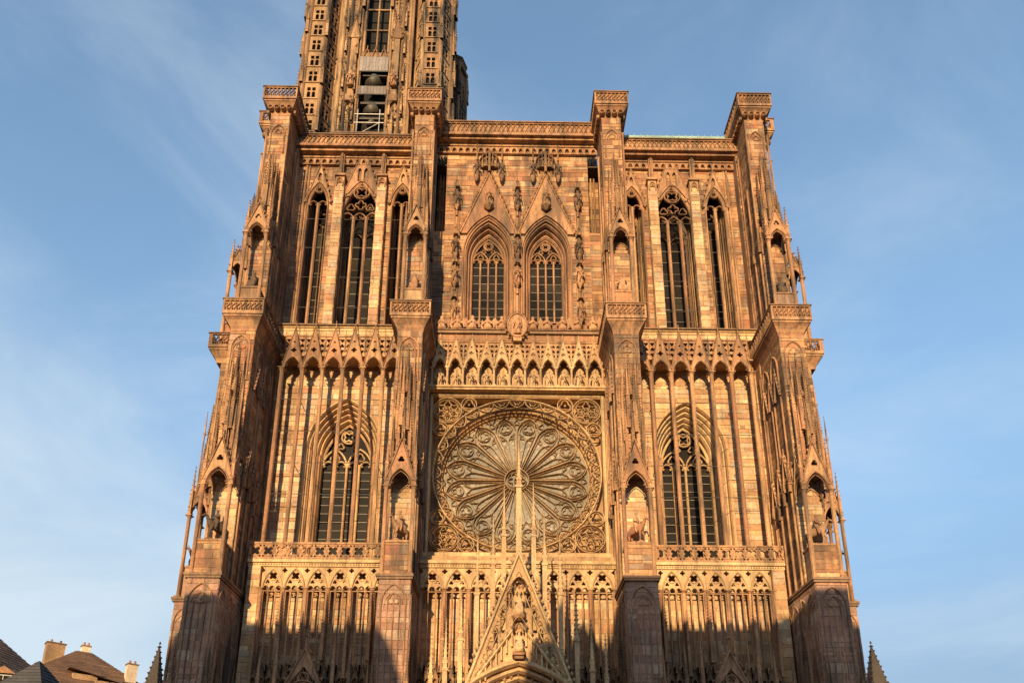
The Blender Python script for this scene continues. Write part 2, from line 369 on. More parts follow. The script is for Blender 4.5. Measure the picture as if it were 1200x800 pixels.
def tracery_head(mb, cx, hw, zs, h, y, lights, w=.1, d=.18):   # tracery inside a pointed arch
    ap = arch(cx, hw, zs, h, 10)
    mb.bar(ap, w*1.3, y, d)
    lw = 2*hw/lights
    for i in range(lights):
        c = cx - hw + lw*(i+.5)
        a = arch(c, lw/2*.96, zs-.05, lw*.62, 5); mb.bar(a, w*.8, y+.02, d*.8)
        mb.nub(c-lw*.30, y+d*.4, zs+lw*.12, w*.75); mb.nub(c+lw*.30, y+d*.4, zs+lw*.12, w*.75)
    if lights == 1: 
        mb.bar(foil(cx, zs+h*.25, hw*.6, 3, 18, PI/2), w*.7, y+.02, d*.6, True)
    elif lights <= 3:
        r = hw*.42; cz = zs + h - r*1.62
        mb.bar(ring(cx, cz, r, 18), w*.9, y+.01, d*.8, True); mb.bar(foil(cx, cz, r*.78, 4, 24, PI/4), w*.7, y+.02, d*.7, True)
        if lights == 3:
            for s in (-1, 1): mb.bar(foil(cx+s*hw*.52, zs+h*.30, hw*.23, 3, 15, PI/2), w*.7, y+.02, d*.7, True)
    else:
        r = hw*.29; cz = zs + h - r*1.9
        for s in (-1, 1): mb.bar(foil(cx+s*hw*.3, cz-r*1.5, r*.5, 3, 12, PI/2), w*.6, y+.02, d*.7, True)
        mb.bar(ring(cx, cz, r, 18), w*.9, y+.01, d*.8, True); mb.bar(foil(cx, cz, r*.78, 4, 24, PI/4), w*.7, y+.02, d*.7, True)
        for s in (-1, 1):
            mb.bar(arch(cx+s*hw/2, hw/2*.97, zs+.05, hw*.82, 6), w*.9, y+.01, d*.8)
            mb.bar(foil(cx+s*hw*.5, zs+hw*.46, hw*.2, 3, 15, PI/2), w*.7, y+.02, d*.7, True)
pn_ = MB(); pn_.box(-.5,.5,-.008,.008,-.5,.5); PANE = mesh(pn_, 'pane', 'glass')
def window(parent, cx, hw, z0, zs, h, y, lights, nb, mt='carved', mw=.13, glass_y=.3, lab=None):
    mb = MB(); tracery_head(mb, cx, hw, zs, h, y, lights, w=mw*.85)
    o = cpart(mb, 'window_tracery', mt)
    if lab: o['label'] = lab
    for i in range(1, lights):
        x = cx - hw + 2*hw*i/lights
        m = MB(); m.bar([(0,z0),(0,zs+.25)], mw, y, .22); m.build('mullion', mt, o, (x,0,0))
    g = MB(); g.plate(open_arch(cx, hw, z0, zs, h), [], y+glass_y, y+glass_y+.05); g.build('window_glass', 'glass', o)
    lw = 2*hw/lights
    for a in range(lights):
        for i in range(nb+1):
            p0 = z0 + (zs-z0)*max(0, i-.4)/nb; p1 = z0 + (zs-z0)*min(nb, i+.6)/nb
            q = inst('pane', PANE, o, (cx-hw+lw*(a+.5), y+glass_y-.03, (p0+p1)/2), scale=(lw-.04, 1, p1-p0-.04)); q.rotation_euler = (random.gauss(0,.02), 0, random.gauss(0,.03))
    for i in range(nb):
        z = z0 + (zs-z0)*(i+.6)/nb
        m = MB(); m.box(-hw, hw, y+glass_y-.06, y+glass_y-.02, -.022, .022); m.build('glazing_bar', 'lead', o, (cx,0,z))
    return o
def orders(mb, cx, hw0, hw1, z0, zs, h0, h1, y0, y1, n, w=.24):
    for i in range(n):
        f = i/(n-1) if n > 1 else 0
        hw = hw0+(hw1-hw0)*f; h = h0+(h1-h0)*f; y = y0+(y1-y0)*f
        mb.bar(open_arch(cx, hw, z0, zs, h, 12), w, y, (y1-y0)/n+.32)
def wave_panel(mb, x0, x1, z0, z1, y, d=.16, step=.36):
    mb.box(x0, x1, y, y+d, z0, z0+.1); mb.box(x0, x1, y, y+d, z1-.1, z1)
    for x in (x0, x1-.12): mb.box(x, x+.12, y+.002, y+d-.002, z0+.1, z1-.1)
    n = max(1, round((x1-x0-.24)/step)); st = (x1-x0-.24)/n; a, b = z0+.1, z1-.1; hh = b-a
    for i in range(n):
        c = x0+.12+st*i
        mb.bar([(c, a), (c+st*.15, a+hh*.35), (c+st*.55, a+hh*.5), (c+st*.95, a+hh*.65), (c+st, b)], .06, y+.02, d*.7)
        mb.bar([(c+st*.6, a), (c+st*.35, a+hh*.45), (c+st*.1, b)], .05, y+.03, d*.6)
        mb.bar(ring(c+st*.75, a+hh*.25, st*.2, 6), .04, y+.03, d*.6, True); mb.bar(ring(c+st*.25, a+hh*.78, st*.2, 6), .04, y+.03, d*.6, True)
def rot(deg): return Matrix.Rotation(math.radians(deg), 4, 'Z')

# ------------------------------------------------------------------ ground
g = MB(); g.add([(-1500,-1500,-EYE),(1500,-1500,-EYE),(1500,1500,-EYE),(-1500,1500,-EYE)], [(0,1,2,3)])
struct(g.build('ground', 'paving'))

# ------------------------------------------------------------------ the cathedral front
cath = top('cathedral', 'red sandstone Gothic cathedral front with rose window and stepped buttresses', 'cathedral', loc=(0,0,-EYE))
def cpart(mb, name, mt, loc=(0,0,0), lab=None, stuff=False):
    o = mb.build(name, mt, cath, (loc[0], loc[1], loc[2]+EYE), stuff=stuff)
    if lab: o['label'] = lab
    return o

# ---- buttress, local frame: y = 0 wall, front at negative y
BX = (-21.08, -8.3, 8.3, 21.08)
def corbel_ledge(b, hw, front, zt, hs, par, style, open_par=False):
    """long box-shaped balcony over a shaft: hw half width, front y, zt top, hs shaft half width"""
    zf = zt - par                                    # balcony floor
    mb = MB()
    mb.box(-hw, hw, front, .0, zf-.12, zf+.06)
    mb.box(-hw+.08, hw-.08, front+.08, 0, zf-.3, zf-.12)
    fs = front + (hw-hs)                             # shaft front
    k = 5
    for i in range(k):
        f0, f1 = i/k, (i+1)/k
        o0, o1 = (hw-.12-hs)*(1-math.cos(f0*PI/2)), (hw-.12-hs)*(1-math.cos(f1*PI/2))
        za, zb = zf-1.2+.9*f0, zf-1.2+.9*f1
        mb.frustum((-hs-o0, hs+o0, fs-o0, 0), za, (-hs-o1, hs+o1, fs-o1, 0), zb)
    if style == 'bracket':
        for i in range(4):
            x = -hs*.95 + 2*hs*.95*i/3
            mb.bar(ring(x, zf-.75, .2, 10), .09, fs-.42, .3, True); mb.nub(x, fs-.3, zf-.75, .09)
        for s in (-1, 1):
            for i in range(6):
                y = fs + .2 + i*.42
                if y > -.2: break
                mb.m = Matrix.Translation((s*(hs+.42), y, 0)) @ rot(90*s); mb.bar(ring(0, zf-.75, .17, 8), .08, 0, .25, True); mb.m = None
    if not open_par: mb.box(-hw+.05, hw-.05, front+.13, front+.2, zf+.06, zt-.1)
    o = mb.build('balcony', 'carved', b)
    p = MB(); wave_panel(p, -hw, hw, zf+.06, zt-.06, front); p.build('balcony_parapet', 'carved', b)
    for s in (-1, 1):
        p = MB(Matrix.Translation((s*hw, 0, 0)) @ rot(90*s)); 
        ln = -front-.16
        # local x of the panel runs along y
        if s > 0: wave_panel(p, front+.17, -.02, zf+.06, zt-.06, 0)
        else: wave_panel(p, .02, -front-.17, zf+.06, zt-.06, 0)
        p.build('balcony_parapet', 'carved', b)
    c = MB(); c.box(-hw-.07, hw+.07, front-.07, front+.2, zt-.06, zt+.03)
    for s in (-1, 1):
        a, e = sorted((s*(hw+.07), s*(hw-.2))); c.box(a, e, front+.2, 0, zt-.06, zt+.03)
    c.build('coping', 'ledge', b)
    return o
def niche(b, hw, front, z0, zs, za, zg, core_y, mt='carved'):
    """canopied niche: two front shafts, arch, gable, side arches, corner pinnacles"""
    o_mb = MB(); h = za-zs
    out = [(-hw-.1, zs)] + [(-hw-.1, zs+.25), (0, zg-.3), (hw+.1, zs+.25), (hw+.1, zs)] + list(reversed(arch(0, hw-.16, zs, h, 8)))
    o_mb.plate(out, [foil(0, za+(zg-za)*.28, min(.26, (zg-za)*.16), 3, 15, PI/2)], front+.03, front+.2)
    o_mb.bar(arch(0, hw-.13, zs, h+.02, 8), .12, front-.04, .18)
    tf = arch(0, hw-.25, zs, h*.85, 8); o_mb.bar(tf, .06, front+.05, .1)
    for s in (-1, 1): o_mb.nub(s*(hw-.36), front+.1, zs+.3, .1)
    gable(o_mb, 0, hw+.12, zs+.35, zg, front-.05, .24, .13, 7, .1, .45)
    c = o_mb.build('niche_canopy', mt, b)
    for s in (-1, 1):                                # side arch between front shaft and core
        sm = MB(Matrix.Translation((s*hw, 0, 0)) @ rot(90*s)); L0 = (core_y-front)/2; cc = (front+core_y)/2*s
        sm.plate([(cc-L0, zs)] + [(cc-L0, zs+.25), (cc, zg-.9), (cc+L0, zs+.25), (cc+L0, zs)] + list(reversed(arch(cc, L0-.12, zs, h*.9, 6))), [], 0, .12)
        gable(sm, cc, L0, zs+.4, zg-.7, -.04, .18, .1, 5, .08, .3); sm.build('niche_canopy_side', mt, b)
        cm = MB(); colonnette(cm, 0, 0, 0, zs-z0, .15); cm.build('niche_shaft', mt, b, (s*hw, front+.12, z0))
        pn = MB(); pin(pn, 0, 0, 0, .22, (zg-zs)*.45, (zg-zs)*.6, 5); pn.build('pinnacle', mt, b, (s*(hw+.05), front+.12, zs))
    r = MB(); r.box(-hw, hw, front+.2, core_y, za+.1, za+.25); r.build('niche_vault', 'ledge', b)
    return c
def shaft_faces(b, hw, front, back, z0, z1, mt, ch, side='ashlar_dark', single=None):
    core = MB(); core.box(-hw, hw, front, back, z0, z1); o = core.build('buttress_shaft', mt, b)
    r = courses(-hw, hw, z0, z1, ch=ch, lmin=.5, lmax=1.2)
    if single: r = single_stones(r, front, mt, b, single)
    m = MB(); front_stones(m, r, front)
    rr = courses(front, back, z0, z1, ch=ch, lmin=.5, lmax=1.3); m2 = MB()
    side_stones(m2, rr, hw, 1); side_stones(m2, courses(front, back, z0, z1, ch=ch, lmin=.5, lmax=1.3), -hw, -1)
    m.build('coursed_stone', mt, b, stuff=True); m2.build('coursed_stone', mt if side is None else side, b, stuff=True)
    return o
def blind_panel(mb, cx, hw, z0, zs, h, y, n=2):
    mb.bar(open_arch(cx, hw, z0, zs, h, 8), .11, y-.1, .12)
    mb.bar(foil(cx, zs+h*.18, hw*.5, 3, 18, PI/2), .08, y-.07, .08, True)
    mb.bar(arch(cx, hw*.72, zs-.1, h*.6, 6), .07, y-.06, .07)
    for i in range(1, n):
        x = cx-hw+2*hw*i/n; mb.bar([(x, z0), (x, zs+h*.15)], .08, y-.08, .09)
def buttress(lab, x, y=0, rz=0, red=False, inner=0, far=False):
    b = MB(); b.box(-1.18, 1.18, -5.9, 0, -EYE, 0); b = b.build('buttress', 'ashlar_red', cath, (x, y, EYE)); b.rotation_euler.z = math.radians(rz); b['label'] = lab
    # storey one
    vis = (lambda r: r[2] > 9.2) if rz == 0 else None
    shaft_faces(b, 1.06, -5.72, 0, 0, 17.25, 'ashlar_red', .46, side='ashlar_red', single=vis)
    m = MB(); blind_panel(m, 0, .82, 0, 15.6, 1.3, -5.76, 4); m.build('blind_tracery', 'carved', b)
    for s in (-1, 1):
        m = MB(Matrix.Translation((s*1.06, 0, 0)) @ rot(90*s))
        for i in range(4): blind_panel(m, s*(-5.0+1.3*i), .55, 2, 15.7, 1.0, 0, 2)
        m.build('blind_tracery', 'carved', b)
    m = MB(); m.box(-1.2,1.2,-5.88,0,17.25,17.42); m.box(-1.27,1.27,-5.95,0,17.42,17.6); m.build('string_course', 'ledge', b)
    for s in (-1, 1): 
        pin_shared(b, s*1.12, -5.9, 8.0, .75, 'tall', 'carved_dark'); pin_shared(b, s*.5, -6.0, 7.2, .7, 'thin', 'carved_dark')
        for i in range(3): pin_shared(b, s*1.25, -4.6+1.3*i, 8.5+(i % 2)*1.3, .8, 'tall', 'carved_dark')
    # statue stage
    m = MB(); m.box(-.82,.82,-5.55,-4.2,17.6,20.05); m.build('pedestal', 'ashlar', b)
    m = MB(); front_stones(m, courses(-.82,.82,17.6,20.05,ch=.42), -5.55); m.build('coursed_stone', 'ashlar', b, stuff=True)
    m = MB(); m.box(-.9,.9,-5.62,-4.15,20.05,20.2); m.build('pedestal_slab', 'carved', b)
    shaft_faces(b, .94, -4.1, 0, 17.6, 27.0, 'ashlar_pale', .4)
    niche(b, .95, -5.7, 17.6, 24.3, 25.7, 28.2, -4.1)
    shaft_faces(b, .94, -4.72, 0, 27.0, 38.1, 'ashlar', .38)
    m = MB(); blind_panel(m, 0, .72, 33.5, 36.4, 1.1, -4.76, 1)
    m.build('blind_tracery', 'carved', b)
    # thin shafts and tracery down the flanks
    for s in (-1, 1):
        for i in range(4):
            yy = -3.9 + 1.05*i
            col_shared(b, s*1.06, yy, 17.6, 27.5 if i < 3 else 37.0, .085, 'carved', 'flank_shaft')
        m = MB(Matrix.Translation((s*.94, 0, 0)) @ rot(90*s))
        m.bar([(s*(-4.4), 27.2), (s*(-.4), 24.6)], .18, -.16, .16)
        for i in range(2): m.bar(open_arch(s*(-3.3+1.7*i), .62, 27.4, 35.9, 1.3, 6), .14, -.13, .13)
        m.build('flank_moulding', 'carved', b)
        for i in range(3): pin_shared(b, s*1.2, -4.0+1.1*i, 25.0-.6*i, .7, 'std', 'carved_dark')
    # cluster of climbing pinnacles
    for dx, dy, z, s, k, mt in ((0,-5.35,26.6,.9,'tall','carved_dark'),(0,-4.95,33.0,.9,'thin','carved_dark'),(-.42,-5.1,26.4,.9,'tall','carved'),(.42,-5.1,26.4,.9,'tall','carved'),(-.75,-5.2,25.6,.85,'tall','carved_dark'),(.75,-5.2,25.6,.85,'tall','carved_dark'),
                            (-.22,-5.2,29.4,1.0,'tall','carved'),(.24,-5.25,29.0,.9,'tall','carved_dark'),(-.6,-4.95,28.4,.9,'tall','carved'),(.6,-4.95,28.6,.9,'tall','carved_dark'),(-.28,-5.0,30.2,.7,'tall','carved_dark'),(.28,-5.0,30.2,.7,'tall','carved_dark'),(0,-5.0,33.2,.55,'thin','carved_dark')):
        pin_shared(b, dx, dy, z, s, k, mt)
    for s in (-1, 1):
        for yy, za, zb in ((-5.35, 25.9, 31.5), (-4.95, 27.0, 34.2)):
            col_shared(b, s*(.86 if yy < -5 else .5), yy, za, zb, .06, 'carved', 'tabernacle_shaft'); pin_shared(b, s*(.86 if yy < -5 else .5), yy, zb-.2, .55, 'thin', 'carved')
        for q_ in range(3):
            m = MB(Matrix.Translation((s*1.0, 0, 0)) @ rot(90*s)); c_ = s*(-3.6+1.15*q_); gable(m, c_, .5, 25.6-.5*q_, 28.2-.5*q_, -.3, .25, .11, 6, .1, .5); m.bar(arch(c_, .42, 25.4-.5*q_, .9, 5), .1, -.26, .2); m.bar(foil(c_, 26.9-.5*q_, .17, 3, 9, PI/2), .07, -.2, .15, True)
            m.build('flank_gablet', 'carved', b); m = MB(Matrix.Translation((s*1.0, 0, 0)) @ rot(90*s)); gable(m, c_, .48, 33.2, 35.4, -.2, .18, .1, 5, .08, .4); m.build('flank_gablet', 'carved', b)
    m = MB(); m.box(-.3,.3,-5.15,-4.7,29.9,30.1); m.lathe([(.3,32.3),(.34,32.6),(.2,32.9),(.12,33.4),(.03,34.2)], 0, -4.95, 8); m.build('tabernacle', 'carved', b)
    if rz:
        b.data.transform(Matrix.Diagonal((1, .9, 1, 1)))
        for o in b.children: o.location.y *= .9; o.scale.y *= .9
    corbel_ledge(b, 1.56, -5.24, 40.5, .98, 1.25, 'cavetto')
    # upper statue stage
    m = MB(); m.box(-.72,.72,-4.6,-3.6,40.0,42.1); m.build('pedestal', 'ashlar', b)
    m = MB(); m.box(-.8,.8,-4.66,-3.55,42.1,42.24); m.build('pedestal_slab', 'carved', b)
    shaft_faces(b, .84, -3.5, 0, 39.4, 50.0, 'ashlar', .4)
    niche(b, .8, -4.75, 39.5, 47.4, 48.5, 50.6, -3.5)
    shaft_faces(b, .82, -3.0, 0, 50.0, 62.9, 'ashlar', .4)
    m = MB(); blind_panel(m, 0, .6, 58.0, 60.2, 1.0, -3.04, 1); m.build('blind_tracery', 'carved', b)
    for dx, dy, z, s, k, mt in ((0,-3.9,50.2,1.2,'tall','carved_dark'),(-.36,-3.7,49.4,.9,'tall','carved'),(.36,-3.7,49.4,.9,'tall','carved'),(-.66,-3.9,48.6,.8,'tall','carved_dark'),(.66,-3.9,48.6,.8,'tall','carved_dark'),
                            (-.2,-3.7,51.6,.95,'tall','carved'),(.22,-3.75,51.2,.9,'tall','carved_dark'),(-.5,-3.5,50.4,.9,'tall','carved'),(.5,-3.5,50.6,.9,'tall','carved_dark'),(-.22,-3.35,52.6,.7,'tall','carved_dark'),(.22,-3.35,52.6,.7,'tall','carved_dark'),(0,-3.4,55.2,.7,'thin','carved_dark'),(-.5,-3.3,51.8,.8,'tall','carved_dark'),(.5,-3.3,51.8,.8,'tall','carved_dark')):
        pin_shared(b, dx, dy, z, s, k, mt)
    for s in (-1, 1):
        for i in range(3): col_shared(b, s*.92, -3.2+1.1*i, 41.0, 60.5 - (i % 2)*5, .08, 'carved', 'flank_shaft')
        for i in range(2): pin_shared(b, s*1.0, -3.3+1.2*i, 47.5, .75, 'std', 'carved_dark')
    corbel_ledge(b, 1.5, -3.66, 64.95, .86, 1.3, 'bracket', x < -19)
    return b
butt = [buttress('leftmost front buttress, at the corner under the tall tower', BX[0]),
        buttress('front buttress between the left bay and the rose window', BX[1]),
        buttress('front buttress between the rose window and the right bay', BX[2]),
        buttress('rightmost front buttress against the sky', BX[3]),
        buttress('side buttress projecting left from the corner, seen against the sky', -20.0, .0, -90),
        buttress('side buttress projecting right from the corner, seen against the sky', 20.0, .0, 90)]

# ---- walls of the two side bays
def bay(sg):
    side = 'left' if sg < 0 else 'right'
    X = 14.25*sg; x0, x1 = sorted((9.3*sg, 20.2*sg))
    # storey 1 : blind wall behind the screen
    w = MB(); w.plate([(x0,-EYE),(x1,-EYE),(x1,20.3),(x0,20.3)], [], -1.1, 0); o = cpart(w, 'lower_wall', 'ashlar_pale', lab='wall of the %s portal bay behind its tracery screen' % side)
    r = courses(x0, x1, 2, 20.0, ch=.46, lmin=.6, lmax=1.3); m = MB(); front_stones(m, r, -1.1); m.build('coursed_stone', 'ashlar_pale', o, stuff=True)
    # storey 2 wall
    hw, zs, h = 3.05, 30.9, 4.7; cx = 14.0*sg
    w = MB(); w.plate([(x0,20.3),(x1,20.3),(x1,42.0),(x0,42.0)], [list(reversed([(cx-hw,20.5)] + arch(cx, hw, zs, h, 14) + [(cx+hw,20.5)]))], 0, .8)
    o = cpart(w, 'middle_wall', 'ashlar_pale', lab='pale coursed wall of the %s bay beside the rose window' % side)
    r = courses(x0, x1, 21.0, 41.3, holes=[arch_hw(cx, hw+.1, zs, h+.1)], ch=.40, lmin=.5, lmax=1.3)
    m = MB(); front_stones(m, r, 0); m.build('coursed_stone', 'ashlar_pale', o, stuff=True)
    # deep window
    m = MB(); orders(m, cx, hw-.05, 2.12, 21.0, zs, h-.1, 3.35, -.06, 1.15, 5, .26)
    m.box(cx-hw-.1, cx+hw+.1, 1.45, 1.9, 20.5, 21.6)
    j = m.build('window_reveal', 'carved_pale', o)
    bk = MB(); bk.plate([(cx-hw-.2,20.5),(cx+hw+.2,20.5),(cx+hw+.2,zs+h+.3),(cx-hw-.2,zs+h+.3)], [list(reversed(open_arch(cx, 2.05, 20.6, zs, 3.25, 12)))], 1.35, 1.55); bk.build('window_reveal', 'carved', o)
    wd = window(o, cx, 2.05, 21.0, zs-.9, 4.0, 1.5, 4, 12, 'carved_pale', .2, .35, 'tall four light window of the %s bay behind thin shafts' % side)
    for s in (-1, 1):
        m = MB()
        for k in range(4): m.tube((cx+s*(hw-.12-.26*k), .12+.32*k, 21.0), (cx+s*(hw-.12-.26*k), .12+.32*k, zs), .07, n=6)
        m.build('jamb_shafts', 'carved', o)
    # storey 2 arcade of free standing shafts
    p = 1.63; cs = [sg*(18.2 - p*i) for i in range(6)]; ya = -1.5
    m = MB(); m.box(x0+.9 if sg < 0 else x0, x1 if sg < 0 else x1-.9, ya+.35, 0, 40.6, 40.8)
    m.box(x0+.9 if sg < 0 else x0, x1 if sg < 0 else x1-.9, ya+.02, 0, 38.42, 38.54)
    m.box(x0, x1, -1.05, .05, 41.25, 41.5); m.box(x0, x1, -1.15, 0, 41.5, 41.62)
    m.box(x0, x1, -1.0, -.0, 40.8, 41.25)
    ar = cpart(m, 'shaft_arcade', 'carved_pale', lab='arcade of thin free standing shafts under gablets across the %s bay' % side)
    m = MB(); m.box(x0, x1, -1.3, -.9, 41.62, 41.74); m.build('ledge', 'ledge', ar)
    for i in range(7):
        x = sg*(18.2 + p/2 - p*i); col_shared(ar, x, ya, 21.6, 37.15, .17, 'carved', 'shaft')
        pin_shared(ar, x, ya+.1, 38.9, .5, 'thin', 'carved_dark')
    for c in cs:
        inst('gablet', GAB, ar, (c, ya-.12, 37.1), scale=(p/1.6, 1, random.uniform(.96,1.03))).rotation_euler.y = random.gauss(0,.006)
    for i in range(6):
        pm = MB(); c = cs[i]
        q = [foil(c+dx, 38.95+dz, .2, 3, 15, PI/2 if (k_ % 2) else -PI/2, .5) for k_, (dx, dz) in enumerate([(a_, b_) for b_ in (0, .52, 1.04) for a_ in (-.56, 0, .56)])]
        pm.plate([(c-p/2,38.55),(c+p/2,38.55),(c+p/2,40.35),(c-p/2,40.35)], q, ya+.12, ya+.28); pm.box(c-p/2, c+p/2, ya+.05, ya+.35, 40.35, 40.48)
        pm.build('tracery_panel', 'carved', ar)
    for z in (25.9, 28.6, 31.4, 34.3):
        m = MB(); m.tube((x0+.8, ya, z), (x1-.8, ya, z), .03, n=5); m.build('tie_rod', 'iron', ar)
    for i in (1, 3, 5):
        m = MB(); x = sg*(18.2+p/2-p*i)
        for z in (28.6, 34.3): m = MB(); m.tube((x, ya, z), (x, 0, z), .03, n=5); m.build('tie_rod', 'iron', ar)
    # slim corner shafts left bare against the wall
    m = MB()
    for k in range(3): m.tube((sg*(19.75-.22*k), -.15-.16*k, 21.0), (sg*(19.75-.22*k), -.15-.16*k, 40.8), .09, n=6)
    m.build('corner_shafts', 'carved', ar)
    # storey 3
    wins = ((18.0, .88, 55.7, 2.4), (14.15, 1.72, 54.2, 4.2), (10.45, .88, 55.7, 2.4))
    holes = [list(reversed([(sg*c-w_, 41.9)] + arch(sg*c, w_, zs_, h_, 10) + [(sg*c+w_, 41.9)])) for c, w_, zs_, h_ in wins]
    X0, X1 = sorted((8.9*sg, 20.5*sg))
    w = MB(); w.plate([(X0,41.6),(X1,41.6),(X1,62.2),(X0,62.2)], holes, 0, .55)
    o3 = cpart(w, 'upper_wall', 'ashlar', lab='upper wall of the %s bay with three tall lancets' % side)
    r = courses(X0, X1, 41.7, 60.4, holes=[arch_hw(sg*c, w_+.05, zs_, h_) for c, w_, zs_, h_ in wins], ch=.4, lmin=.45, lmax=1.1)
    m = MB(); front_stones(m, r, 0); m.build('coursed_stone', 'ashlar', o3, stuff=True)
    for c, w_, zs_, h_ in wins:
        cx3 = sg*c; lights = 3 if w_ > 1 else 2
        mb = MB(); tracery_head(mb, cx3, w_-.05, zs_, h_-.05, -.12, lights, w=.13, d=.25)
        if lights == 3: mb.bar(foil(cx3, zs_+1.55, .5, 4, 24, 0), .1, -.1, .2, True)
        mb.bar(open_arch(cx3, w_+.02, 41.9, zs_, h_+.02, 10), .16, -.16, .3)
        t = cpart(mb, 'screen_tracery', 'carved')
        for i in range(1, lights):
            mm = MB(); mm.bar([(0, 41.9), (0, zs_+.2)], .27, -.14, .32); mm.build('screen_mullion', 'carved', t, (cx3-w_+2*w_*i/lights, 0, 0))
        # reveals and the real window set back inside
        rv = MB()
        for s in (-1, 1):
            a, e = sorted((cx3+s*w_, cx3+s*(w_+.3))); rv.box(a, e, .55, 2.3, 41.6, 60.5)
            rr = courses(.56, 2.2, 41.7, zs_, ch=.42); side_stones(rv, rr, cx3+s*w_, -s)
            for k in range(3): rv.tube((cx3+s*(w_-.1), .9+.45*k, 41.8), (cx3+s*(w_-.1), .9+.45*k, zs_), .07, n=6)
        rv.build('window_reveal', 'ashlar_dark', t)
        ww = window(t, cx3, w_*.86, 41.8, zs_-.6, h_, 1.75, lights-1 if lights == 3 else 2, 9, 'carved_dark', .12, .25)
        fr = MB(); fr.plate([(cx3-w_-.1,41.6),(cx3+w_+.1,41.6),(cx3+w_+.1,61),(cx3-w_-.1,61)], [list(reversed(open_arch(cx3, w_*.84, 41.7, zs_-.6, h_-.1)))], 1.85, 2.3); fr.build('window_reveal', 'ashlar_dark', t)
        for i in range(4):
            mm = MB(); z = 44.5+3.2*i; mm.tube((cx3-w_, -.05, z), (cx3+w_, -.05, z), .02, n=4); mm.build('tie_rod', 'iron', t)
        # gable over each lancet
        gm = MB(); za = zs_+h_
        if w_ > 1: gm_z0, gm_z1, ghw = zs_+.9, 62.3, w_+.32
        else: gm_z0, gm_z1, ghw = zs_+.1, 60.2, w_+.25
        out = [(cx3-ghw, gm_z0), (cx3, gm_z1-.15), (cx3+ghw, gm_z0)]
        z_at = gm_z0
        inner = [q for q in reversed(arch(cx3, w_+.12, zs_, h_+.12, 10)) if q[1] >= gm_z0]
        hh = gm_z1 - za
        gm.plate(out + inner, ([open_arch(cx3+e_, .2, za-.1+(.0 if e_ else .0), za+hh*.28, .4, 4) for e_ in (-.3,.3)] + [foil(cx3, za+hh*.56, .2, 3, 12, PI/2), foil(cx3-1.25, zs_+2.5, .2, 3, 12), foil(cx3+1.25, zs_+2.5, .2, 3, 12)] if w_ > 1 else [open_arch(cx3, .16, za+hh*.12, za+hh*.4, .35, 4)]), -.24, -.06)
        gable(gm, cx3, ghw+.05, gm_z0, gm_z1, -.32, .26, .14, 10 if w_ > 1 else 7, .13, .7)
        if w_ > 1:
            for s in (-1, 1): gm.bar([(cx3+s*.45, za-.2), (cx3+s*.45, za+hh*.38)], .08, -.26, .1)
        gm.build('lancet_gable', 'carved', o3)
    for c in (16.05, 12.25):                              # piers with little caps
        m = MB(); xc = sg*c; m.box(xc-.38, xc+.38, -.62, .0, 41.6, 58.4); pr = m.build('pier', 'ashlar', o3)
        m = MB(); front_stones(m, courses(xc-.38, xc+.38, 41.7, 57.4, ch=.45, lmin=.35, lmax=.9), -.62); side_stones(m, courses(-.62, 0, 41.7, 57.4, ch=.45, lmin=.3), xc-.38, -1); side_stones(m, courses(-.62, 0, 41.7, 57.4, ch=.45, lmin=.3), xc+.38, 1)
        m.build('coursed_stone', 'ashlar_pale', o3, stuff=True)
        m = MB(); m.box(xc-.5, xc+.5, -.78, 0, 58.4, 58.62); blind_panel(m, xc, .28, 57.2, 57.7, .5, -.66, 1); m.build('pier_cap', 'carved', o3)
        m = MB(); m.box(xc-.2, xc+.2, -.5, -.05, 58.62, 61.2); m.bar([(xc-.3,59.9),(xc,60.9),(xc+.3,59.9)], .08, -.55, .2); m.build('pier_buttress', 'carved', o3)
        pin_shared(o3, xc, -.55, 58.6, .75, 'tall', 'carved_dark'); 
    for c in (19.3,): 
        m = MB(); m.tube((sg*c, -.12, 41.7), (sg*c, -.12, 60.2), .1, n=6); m.tube((sg*(c-.25), -.1, 41.7), (sg*(c-.25), -.1, 60.2), .07, n=6); m.build('corner_shafts', 'carved', o3)
    cornice(sg*14.7, 5.8, 60.25, 60.95, 61.75, 62.95, side)
    # galleries: screen of storey 1
    screen(sg*14.2, [sg*(17.8-1.62*i) for i in range(6)], 1.62, side)
    m = MB(); xa, xb = sorted((sg*18.7, sg*19.6)); m.box(xa, xb, -2.12, -1.1, 0, 19.75); pr = cpart(m, 'corner_pier', 'ashlar_pale')
    m = MB(); front_stones(m, courses(xa, xb, 5, 19.7, ch=.45), -2.12); m.build('coursed_stone', 'ashlar_pale', pr, stuff=True)
    # side portal gable
    gx, gy = sg*14.2, -4.6
    m = MB(); gm0, gap_ = 4.0, 12.75; hwb = 4.1
    out = [(gx-hwb, gm0), (gx, gap_-.1), (gx+hwb, gm0)]
    hole = [(gx-1.35, 9.1), (gx-1.15, 9.75), (gx-.75, 10.55), (gx, 11.5), (gx+.75, 10.55), (gx+1.15, 9.75), (gx+1.35, 9.1), (gx, 8.2)]
    m.plate(out, [hole], gy, gy+.25)
    gable(m, gx, hwb, gm0, gap_, gy-.12, .4, .22, 14, .13, 1.1)
    m.bar(ring(gx, 9.4, 1.15, 24), .13, gy-.05, .25, True)
    m.bar(foil(gx, 9.4, 1.0, 6, 36), .1, gy, .2, True); m.bar(ring(gx, 10.75, .35, 12), .09, gy, .2, True); m.bar(foil(gx,10.75,.28,3,12,PI/2), .06, gy, .2, True)
    for a in range(6): m.bar([(gx, 9.4), (gx+1.0*math.cos(a*PI/3), 9.4+1.0*math.sin(a*PI/3))], .08, gy+.02, .16)
    pg = cpart(m, 'portal_gable', 'carved', lab='traceried gable over the %s portal' % side)
